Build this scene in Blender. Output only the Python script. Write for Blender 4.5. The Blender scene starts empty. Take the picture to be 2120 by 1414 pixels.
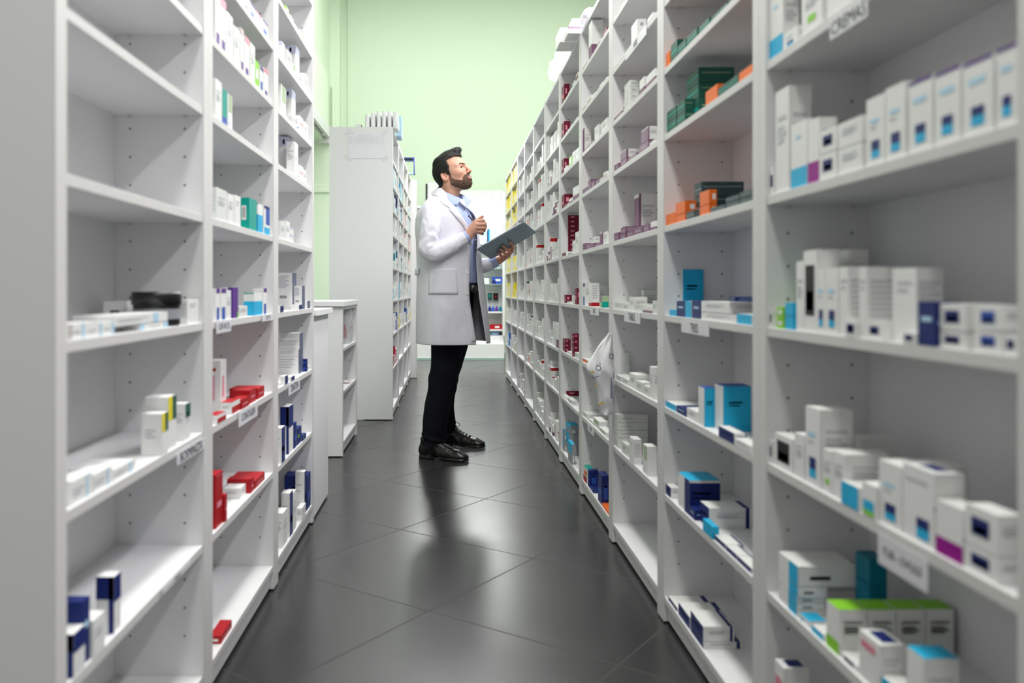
import bpy, math, random
import numpy as np
from mathutils import Vector, Matrix, noise
random.seed(7)
SC = bpy.context.scene
COL = SC.collection
F = 1746.0; VX = 930.0; VY = 600.0; H = 0.95
# ---------------------------------------------------------------- camera
cd = bpy.data.cameras.new('camera'); cam = bpy.data.objects.new('camera', cd); COL.objects.link(cam)
cam.location = (0, 0, H); cam.rotation_euler = (math.pi/2, 0, 0)
cd.sensor_width = 36; cd.lens = F/2120*36
cd.shift_x = (1060-VX)/2120; cd.shift_y = -(707-VY)/2120
cd.clip_start = .05; cd.clip_end = 60
cd.dof.use_dof = True; cd.dof.focus_distance = 4.8; cd.dof.aperture_fstop = 2.8
SC.camera = cam
# ---------------------------------------------------------------- world, lights, exposure
wd = bpy.data.worlds.new('world'); SC.world = wd; wd.use_nodes = True
bg = wd.node_tree.nodes['Background']; bg.inputs[0].default_value = (.98, 1, .95, 1); bg.inputs[1].default_value = .34
def area(name, loc, sx, sy, e, col=(1, 1, 1), rot=(0, 0, 0)):
    l = bpy.data.lights.new(name, 'AREA'); l.shape = 'RECTANGLE'; l.size = sx; l.size_y = sy; l.energy = e; l.color = col
    o = bpy.data.objects.new(name, l); o.location = loc; o.rotation_euler = rot; COL.objects.link(o); return o
for x, y, z, sx, sy, e, c in ((.95, -.7, 2.75, .14, 1.5, 13, (.98, .98, 1)), (.95, 1.2, 2.75, .14, 1.5, 20, (.985, .975, 1)), (.95, 3.0, 2.75, .14, 1.3, 25, (.985, .97, 1)),
                             (.0, .2, 3.3, .3, 1.5, 23, (1, 1, .93)), (.0, 2.2, 3.3, .3, 1.5, 33, (1, 1, .94)), (.95, 4.4, 2.78, .14, 1.3, 34, (.98, .97, 1)), (.05, 4.0, 3.5, .4, 1.5, 19, (1, .99, .97)), (.05, 7.6, 3.55, .6, 1.5, 52, (.98, .97, 1))):  # side lamp nearest the man is added fill for the far end panel
    area('ceiling_lamp', (x, y, z), sx, sy, e, c)
area('ceiling_lamp', (.3, 8.7, 5.5), 4.4, 4.4, 205, (1, 1, 1))
area('display_lamp', (.15, 11.0, 2.75), 1.1, .25, 36, (1, 1, 1), (-.5, 0, 0))
SC.view_settings.view_transform = 'Standard'; SC.view_settings.look = 'None'
SC.view_settings.exposure = 0.25; SC.view_settings.gamma = 1.0
try: SC.view_settings.use_curve_mapping = False
except Exception: pass
# ---------------------------------------------------------------- materials
MATS = {}
def mat(name, col, rough=.5, spec=.4, metal=0, bump=0, bscale=200, alpha=1, trans=0, emit=0):
    if name in MATS: return MATS[name]
    m = bpy.data.materials.new(name); m.use_nodes = True; nt = m.node_tree; b = nt.nodes['Principled BSDF']
    b.inputs['Base Color'].default_value = (*col, 1); b.inputs['Roughness'].default_value = rough
    b.inputs['Specular IOR Level'].default_value = spec; b.inputs['Metallic'].default_value = metal
    b.inputs['Alpha'].default_value = alpha; b.inputs['Transmission Weight'].default_value = trans
    if emit: b.inputs['Emission Color'].default_value = (*col, 1); b.inputs['Emission Strength'].default_value = emit
    # a faint procedural unevenness of the surface
    n = nt.nodes.new('ShaderNodeTexNoise'); n.inputs['Scale'].default_value = 7; n.inputs['Detail'].default_value = 3
    tc = nt.nodes.new('ShaderNodeTexCoord'); nt.links.new(tc.outputs['Object'], n.inputs['Vector'])
    mr = nt.nodes.new('ShaderNodeMapRange'); mr.inputs[3].default_value = max(rough-.05, .02); mr.inputs[4].default_value = min(rough+.05, 1)
    nt.links.new(n.outputs['Fac'], mr.inputs[0]); nt.links.new(mr.outputs[0], b.inputs['Roughness'])
    if bump:
        n2 = nt.nodes.new('ShaderNodeTexNoise'); n2.inputs['Scale'].default_value = bscale; n2.inputs['Detail'].default_value = 4
        nt.links.new(tc.outputs['Object'], n2.inputs['Vector'])
        bp = nt.nodes.new('ShaderNodeBump'); bp.inputs['Strength'].default_value = bump; bp.inputs['Distance'].default_value = .002
        nt.links.new(n2.outputs['Fac'], bp.inputs['Height']); nt.links.new(bp.outputs[0], b.inputs['Normal'])
    MATS[name] = m; return m
CC = dict(W=(.80, .80, .79), V=(.70, .72, .69), N=(.010, .022, .15), C=(.02, .43, .72), T=(.0, .16, .24), G=(.25, .62, .03), D=(.018, .10, .075),
          S=(.05, .085, .09), O=(.85, .16, .02), R=(.42, .010, .016), M=(.16, .008, .03), P=(.20, .09, .17), Y=(.80, .68, .03), K=(.012, .012, .014),
          E=(.33, .34, .37), B=(.03, .09, .42), L=(.45, .68, .85), I=(.75, .25, .33), U=(.10, .03, .25), A=(.50, .42, .40), X=(.40, .52, .33),
          Q=(.30, .0, .25), H=(.55, .56, .58), J=(.0, .33, .27), F=(.32, .22, .30), Z=(.62, .64, .80), a=(.10, .115, .19))
CN = dict(W='white', V='off_white', N='navy', C='cyan', T='teal', G='lime', D='dark_green', S='slate_green', O='orange', R='red', M='maroon', P='plum',
          Y='yellow', K='black', E='grey', B='blue', L='pale_blue', I='pink', U='violet', A='tan', X='olive', Q='magenta', H='print_grey', J='emerald', F='mauve', Z='lavender', a='slate')
def cm(c): return mat('carton_'+CN[c], CC[c], .45, .22)
white = mat('white_laminate', (.79, .79, .80), .42, .35)
edge = mat('laminate_edge', (.66, .65, .64), .5, .3)
hole = mat('pin_hole_dark', (.10, .10, .10), .7, .2)
dark = mat('painted_gap_shadow', (.02, .02, .02), .8, .1)  # dark colour painted in for the shade of the gap at the floor
green = mat('green_wall_paint', (.74, .85, .69), .6, .25)
green2 = mat('pale_green_paint', (.77, .86, .71), .55, .25)
plaster = mat('white_plaster', (.82, .83, .82), .7, .2)
# ---------------------------------------------------------------- mesh helpers
class MB:
    def __init__(s): s.v = []; s.f = []; s.m = []; s.mats = []
    def mi(s, m):
        if m not in s.mats: s.mats.append(m)
        return s.mats.index(m)
    def quad(s, pts, m):
        n = len(s.v); s.v += [tuple(p) for p in pts]; s.f.append(tuple(range(n, n+len(pts)))); s.m.append(s.mi(m))
    def box(s, x0, x1, y0, y1, z0, z1, m):
        n = len(s.v); s.v += [(x, y, z) for z in (z0, z1) for y in (y0, y1) for x in (x0, x1)]
        for f in ((0, 2, 3, 1), (4, 5, 7, 6), (0, 1, 5, 4), (2, 6, 7, 3), (0, 4, 6, 2), (1, 3, 7, 5)):
            s.f.append(tuple(n+i for i in f)); s.m.append(s.mi(m))
    def grid(s, rows, m, closed=False):
        n = len(s.v); R = len(rows); K = len(rows[0])
        for r in rows: s.v += [tuple(p) for p in r]
        for i in range(R-1):
            for j in range(K if closed else K-1):
                a = n+i*K+j; b = n+i*K+(j+1) % K
                s.f.append((a, b, b+K, a+K)); s.m.append(s.mi(m))
    def fan(s, ring, m, flip=False):
        n = len(s.v); s.v += [tuple(p) for p in ring]
        c = np.mean(np.array([tuple(p) for p in ring]), axis=0); s.v.append(tuple(c)); K = len(ring)
        for j in range(K):
            f = (n+j, n+(j+1) % K, n+K); s.f.append(f[::-1] if flip else f); s.m.append(s.mi(m))
    def lathe(s, c, prof, m, seg=24, axis='z'):
        rows = []
        for r, h in prof:
            row = []
            for k in range(seg):
                a = 2*math.pi*k/seg
                d = (r*math.cos(a), r*math.sin(a), h) if axis == 'z' else ((h, r*math.cos(a), r*math.sin(a)) if axis == 'x' else (r*math.cos(a), h, r*math.sin(a)))
                row.append((c[0]+d[0], c[1]+d[1], c[2]+d[2]))
            rows.append(row)
        s.grid(rows, m, True)
    def build(s, name, parent=None, origin=None, smooth=False, bevel=0):
        me = bpy.data.meshes.new(name)
        o = Vector(origin) if origin is not None else Vector((0, 0, 0))
        me.from_pydata([(x-o.x, y-o.y, z-o.z) for x, y, z in s.v], [], s.f)
        for m in s.mats: me.materials.append(m)
        me.polygons.foreach_set('material_index', s.m)
        if smooth: me.polygons.foreach_set('use_smooth', [True]*len(s.f))
        me.update(); ob = bpy.data.objects.new(name, me); COL.objects.link(ob); ob.location = o
        if parent is not None:
            ob.parent = parent; ob.location = o-Vector(parent.matrix_basis.translation)
        if bevel:
            b = ob.modifiers.new('bevel', 'BEVEL'); b.width = bevel; b.segments = 2; b.limit_method = 'ANGLE'
        return ob
def empty(name, loc, label, cat, group=None):
    o = bpy.data.objects.new(name, None); COL.objects.link(o); o.location = loc; o.empty_display_size = .1
    return tag(o, label, cat, group)
def tag(o, label, cat, group=None, kind=None):
    o['label'] = label; o['category'] = cat
    if group: o['group'] = group
    if kind: o['kind'] = kind
    return o
def struct(o, label=None):
    o['kind'] = 'structure'
    if label: o['label'] = label
    return o
def W(px, py, Y): return Vector(((px-VX)*Y/F, Y, H+(VY-py)*Y/F))
def text_into(mb, txt, m, org, ux, uz, size, cx=True):
    cu = bpy.data.curves.new('t', 'FONT'); cu.body = txt; cu.size = size; cu.align_x = 'CENTER' if cx else 'LEFT'; cu.align_y = 'CENTER'; cu.resolution_u = 3
    ob = bpy.data.objects.new('t', cu); me = ob.to_mesh(); ux = Vector(ux); uz = Vector(uz); org = Vector(org)
    n = len(mb.v); mb.v += [tuple(org+ux*v.co.x+uz*v.co.y) for v in me.vertices]; k = mb.mi(m)
    for p in me.polygons: mb.f.append(tuple(n+i for i in p.vertices)); mb.m.append(k)
    ob.to_mesh_clear(); bpy.data.objects.remove(ob); bpy.data.curves.remove(cu)
ORD = 'zeroth first second third fourth fifth sixth seventh eighth ninth tenth eleventh twelfth thirteenth fourteenth fifteenth sixteenth seventeenth eighteenth nineteenth twentieth'.split()
# ---------------------------------------------------------------- floor and walls
def floor_mat():
    m = bpy.data.materials.new('dark_stone_tiles'); m.use_nodes = True; nt = m.node_tree; N = nt.nodes; L = nt.links; b = N['Principled BSDF']
    g = N.new('ShaderNodeTexCoord')
    def mth(op, *a):
        n = N.new('ShaderNodeMath'); n.operation = op
        for i, x in enumerate(a):
            if isinstance(x, (int, float)): n.inputs[i].default_value = x
            else: L.new(x, n.inputs[i])
        return n.outputs[0]
    sp = N.new('ShaderNodeSeparateXYZ'); L.new(g.outputs['Object'], sp.inputs[0])
    c, s_ = math.cos(.9397), math.sin(.9397); t = .607
    dx = mth('SUBTRACT', sp.outputs[0], -.5507); dy = mth('SUBTRACT', sp.outputs[1], 2.852)
    a = mth('DIVIDE', mth('ADD', mth('MULTIPLY', dx, c), mth('MULTIPLY', dy, s_)), t)
    bb = mth('DIVIDE', mth('SUBTRACT', mth('MULTIPLY', dx, s_), mth('MULTIPLY', dy, c)), t)
    def near(v):
        fr = mth('FRACT', v); return mth('MINIMUM', fr, mth('SUBTRACT', 1.0, fr))
    d = mth('MINIMUM', near(a), near(bb)); gr = mth('LESS_THAN', d, .0046)
    cell = N.new('ShaderNodeCombineXYZ'); L.new(mth('FLOOR', a), cell.inputs[0]); L.new(mth('FLOOR', bb), cell.inputs[1])
    wn = N.new('ShaderNodeTexWhiteNoise'); L.new(cell.outputs[0], wn.inputs['Vector'])
    n1 = N.new('ShaderNodeTexNoise'); n1.inputs['Scale'].default_value = 3.2; n1.inputs['Detail'].default_value = 6; L.new(g.outputs['Object'], n1.inputs['Vector'])
    val = mth('ADD', mth('MULTIPLY', wn.outputs['Value'], .007), mth('MULTIPLY', n1.outputs['Fac'], .032))
    val = mth('ADD', val, .012)
    cx = N.new('ShaderNodeCombineXYZ'); L.new(mth('MULTIPLY', val, .98), cx.inputs[0]); L.new(mth('MULTIPLY', val, .96), cx.inputs[1]); L.new(mth('MULTIPLY', val, 1.0), cx.inputs[2])
    mx = N.new('ShaderNodeMix'); mx.data_type = 'RGBA'; L.new(gr, mx.inputs['Factor']); L.new(cx.outputs[0], mx.inputs['A']); mx.inputs['B'].default_value = (.016, .015, .014, 1)
    L.new(mx.outputs['Result'], b.inputs['Base Color'])
    n2 = N.new('ShaderNodeTexNoise'); n2.inputs['Scale'].default_value = 5; n2.inputs['Detail'].default_value = 3; L.new(g.outputs['Object'], n2.inputs['Vector'])
    r = mth('ADD', mth('MULTIPLY', n2.outputs['Fac'], .08), .21); r = mth('ADD', r, mth('MULTIPLY', gr, .4)); L.new(r, b.inputs['Roughness'])
    b.inputs['Specular IOR Level'].default_value = .55
    bp = N.new('ShaderNodeBump'); bp.inputs['Strength'].default_value = .5; bp.inputs['Distance'].default_value = .0015
    L.new(mth('ADD', mth('MULTIPLY', gr, -1.0), mth('MULTIPLY', n2.outputs['Fac'], .15)), bp.inputs['Height']); L.new(bp.outputs[0], b.inputs['Normal'])
    return m
m = MB(); m.box(-3.2, 3.2, -3, 13.2, -.06, 0, floor_mat()); struct(m.build('floor'), 'dark grey stone tiled floor laid diagonally')
m = MB(); m.box(-1.62, 3.0, 12.75, 12.9, 0, 6.4, green); struct(m.build('wall_back'), 'pale green far wall')
m = MB(); m.box(2.6, 2.75, 2, 12.75, 0, 6.4, green2); struct(m.build('wall_right'), 'pale green wall behind the right shelves')
m = MB(); m.box(-2.75, -2.6, 3, 12.9, 0, 3.02, green); m.box(-2.75, -1.76, 3, 12.9, 3.02, 6.4, green)
m.box(-1.76, -1.62, 12.45, 12.75, 3.02, 6.4, green); m.box(-2.6, -1.62, 12.45, 12.9, 0, 3.02, green)
struct(m.build('wall_left'), 'pale green side wall with overhanging upper part')
m = MB(); m.box(-1.76, -1.68, 3, 11.72, 3.21, 3.93, green2); struct(m.build('trim_1', bevel=.004), 'pale green panel along the upper left wall')
m = MB(); m.box(-1.90, -1.655, 3, 11.72, 3.12, 3.21, white); m.box(-1.70, -1.655, 3, 11.72, 3.06, 3.12, white); m.box(-1.90, -1.75, 3, 11.72, 3.08, 3.12, plaster)
m.box(-2.6, -1.64, 11.72, 11.80, 2.99, 3.10, white); struct(m.build('trim_2', bevel=.003), 'white ledge below the green panel')
m = MB(); m.box(-2.6, -1.62, 11.80, 11.88, 0, 3.0, green); m.box(-2.6, -1.62, 11.775, 11.80, 2.31, 2.345, green); m.box(-2.6, -1.62, 11.785, 11.80, 2.345, 2.42, green2)
struct(m.build('wall_left_end', bevel=.003), 'green partition with a moulded rail')
m = MB(); m.box(-1.62, -1.60, 12.70, 12.75, 0, 6.4, green2); m.box(-1.72, -1.69, 12.40, 12.45, 3.02, 3.95, green2); struct(m.build('trim_3'), 'pale green corner strip')
m = MB(); m.box(-1.53, -1.50, 12.72, 12.75, 0, 6.4, green); struct(m.build('trim_4'), 'thin vertical wall joint')
# ---------------------------------------------------------------- shelving
XR = .611; XL = .554; DEP = .205; TOP = 2.147
YR = [.87, 1.661, 2.437, 3.19, 3.93, 4.66, 5.38, 6.11, 6.83, 7.56, 8.33, 9.15]
YL = [1.203, 1.937, 2.695, 3.45]
YF = [6.14, 6.85, 7.61, 8.38, 9.06]
SR = [.060, .352, .600, .860, 1.113, 1.372, 1.560, 1.753, 1.940]
SL = [.062, .357, .611, .858, 1.101, 1.343, 1.524, 1.704, 1.886]
BT = .018
def unit(name, X, sgn, y0, y1, shelves, top, label, group, dep=DEP, endw=None, topslab=None, cat='shelving', skipholes=False):
    """an open shelving unit; the aisle side is at X, the back lies at X + sgn*dep"""
    def bx(mb, a, b, ya, yb, za, zb, m):
        xs = sorted((X+sgn*a, X+sgn*b)); mb.box(xs[0], xs[1], ya, yb, za, zb, m)
    e = empty(name, (X+sgn*dep/2, (y0+y1)/2, 0), label, cat, group)
    pt = .036
    for k, (ya, yb) in enumerate(((y0, y0+pt), (y1-pt, y1))):
        m = MB(); d = endw if (endw and k == 0) else dep
        bx(m, 0, d, ya+.0004, yb-.0004, .006, top, white); bx(m, -.0008, -.0001, ya+.0004, yb-.0004, .006, top, edge)
        if k == 1 and not skipholes:
            z = .17
            while z < top-.06:
                if all(abs(z-s-BT/2) > .028 for s in shelves):
                    for dx in (.042, dep-.04):
                        cx = X+sgn*dx; m.quad([(cx+.0027*math.cos(a), ya-.0003, z+.0027*math.sin(a)) for a in [i*math.pi/4 for i in range(8)]], hole)
                z += .0635
        m.build('side_panel', e, bevel=.0012)
    m = MB(); bx(m, dep-.006, dep, y0+pt, y1-pt, .02, top-BT, white); m.build('back_panel', e)
    m = MB(); bx(m, 0, dep, y0+pt, y1-pt, top-BT, top, white); m.build('top_panel', e, bevel=.001)
    for i, s in enumerate(shelves):
        m = MB(); bx(m, .002, dep-.006, y0+pt+.0004, y1-pt-.0004, s, s+BT, white); bx(m, .0012, .0019, y0+pt+.0004, y1-pt-.0004, s+.0005, s+BT-.0005, edge)
        if i:
            for yy in (y0+pt+.006, y1-pt-.006):
                for dx in (.042, dep-.04): bx(m, dx-.004, dx+.004, yy-.005, yy+.005, s-.006, s, edge)
        m.build('shelf', e, bevel=.001)
    m = MB(); bx(m, .010, .026, y0+pt, y1-pt, .014, shelves[0], white); bx(m, .014, .022, y0+pt, y1-pt, .0, .014, dark); m.build('plinth', e)  # lower strip is the floor gap's shade, put in as colour
    if topslab:
        m = MB(); ts = topslab; xs = sorted((X-sgn*.012, X+sgn*ts[0])); m.box(xs[0], xs[1], y0-ts[1], y1+.01, top, top+.03, white); m.build('top_slab', e, bevel=.002)
    return e
NR = ['nearest right bay']+[ORD[i]+' right bay' for i in range(2, 12)]
NL = ['nearest left bay', 'second left bay', 'third left bay']
NF = ['first far left bay', 'second far left bay', 'third far left bay', 'fourth far left bay']
for i in range(11):
    ext = ['tall white open shelving bay closest on the right, full of blurred navy marked boxes', 'white shelving bay with green and orange box stacks, second on the right', 'white shelving bay with plum boxes high up, third on the right',
           'white shelving bay with a plastic bag hung on its post, fourth on the right', 'white shelving bay with the tall maroon box stack, fifth on the right'][i] if i < 5 else 'tall narrow looking white shelving bay, %s from the camera on the right' % ORD[i+1]
    unit('shelving_unit', XR, 1, YR[i], YR[i+1], SR, TOP, ext, 'white shelving bays of the right row')
for i in range(3):
    ext = ['mostly empty white shelving bay closest on the left with blank grey side', 'white shelving bay with red cartons, second on the left', 'white shelving bay with navy cartons, third on the left'][i]
    unit('shelving_unit', -XL, -1, YL[i]-(.018 if i == 0 else 0), YL[i+1], SL, TOP-.03, ext, 'white shelving bays of the left row', endw=.62 if i == 0 else None)
for i in range(4):
    ext = 'tall white shelving bay behind the low cabinets, ' + ['nearest, with paper taped on its side', 'second of that row', 'third of that row', 'last of that row'][i]
    e_last = unit('shelving_unit', -.411, -1, YF[i], YF[i+1], SL, TOP-.01, ext, 'white shelving bays of the far left row', dep=.23, endw=.462 if i == 0 else None, skipholes=True)
# end post of the far left row
m = MB(); m.box(-.62, -.348, 9.066, 9.13, .004, 2.13, white); m.box(-.352, -.346, 9.064, 9.132, .004, 2.13, edge)
m.build('end_panel', e_last, bevel=.002)
# low counters
m = MB()
e = empty('low_cabinet', (-.66, 3.68, 0), 'plain white low counter cabinet right after the left shelving', 'cabinet')
m = MB(); m.box(-.79, -XL-.004, 3.462, 3.885, .01, .842, white); m.build('body', e, bevel=.0015)
m = MB(); m.box(-.79, -XL-.012, 3.47, 3.87, 0, .0095, dark); m.build('plinth', e)  # shade under the body, put in as a dark slab
m = MB(); m.box(-.80, -XL+.016, 3.456, 3.90, .8425, .868, white); m.build('counter_top', e, bevel=.002)
unit('low_cabinet', -.605, -1, 4.78, 5.53, [.062, .352, .598], .855, 'low white open cabinet holding a clear plastic pack, before the tall far shelving', None, dep=.25, topslab=(.27, .02), cat='cabinet')
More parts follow.
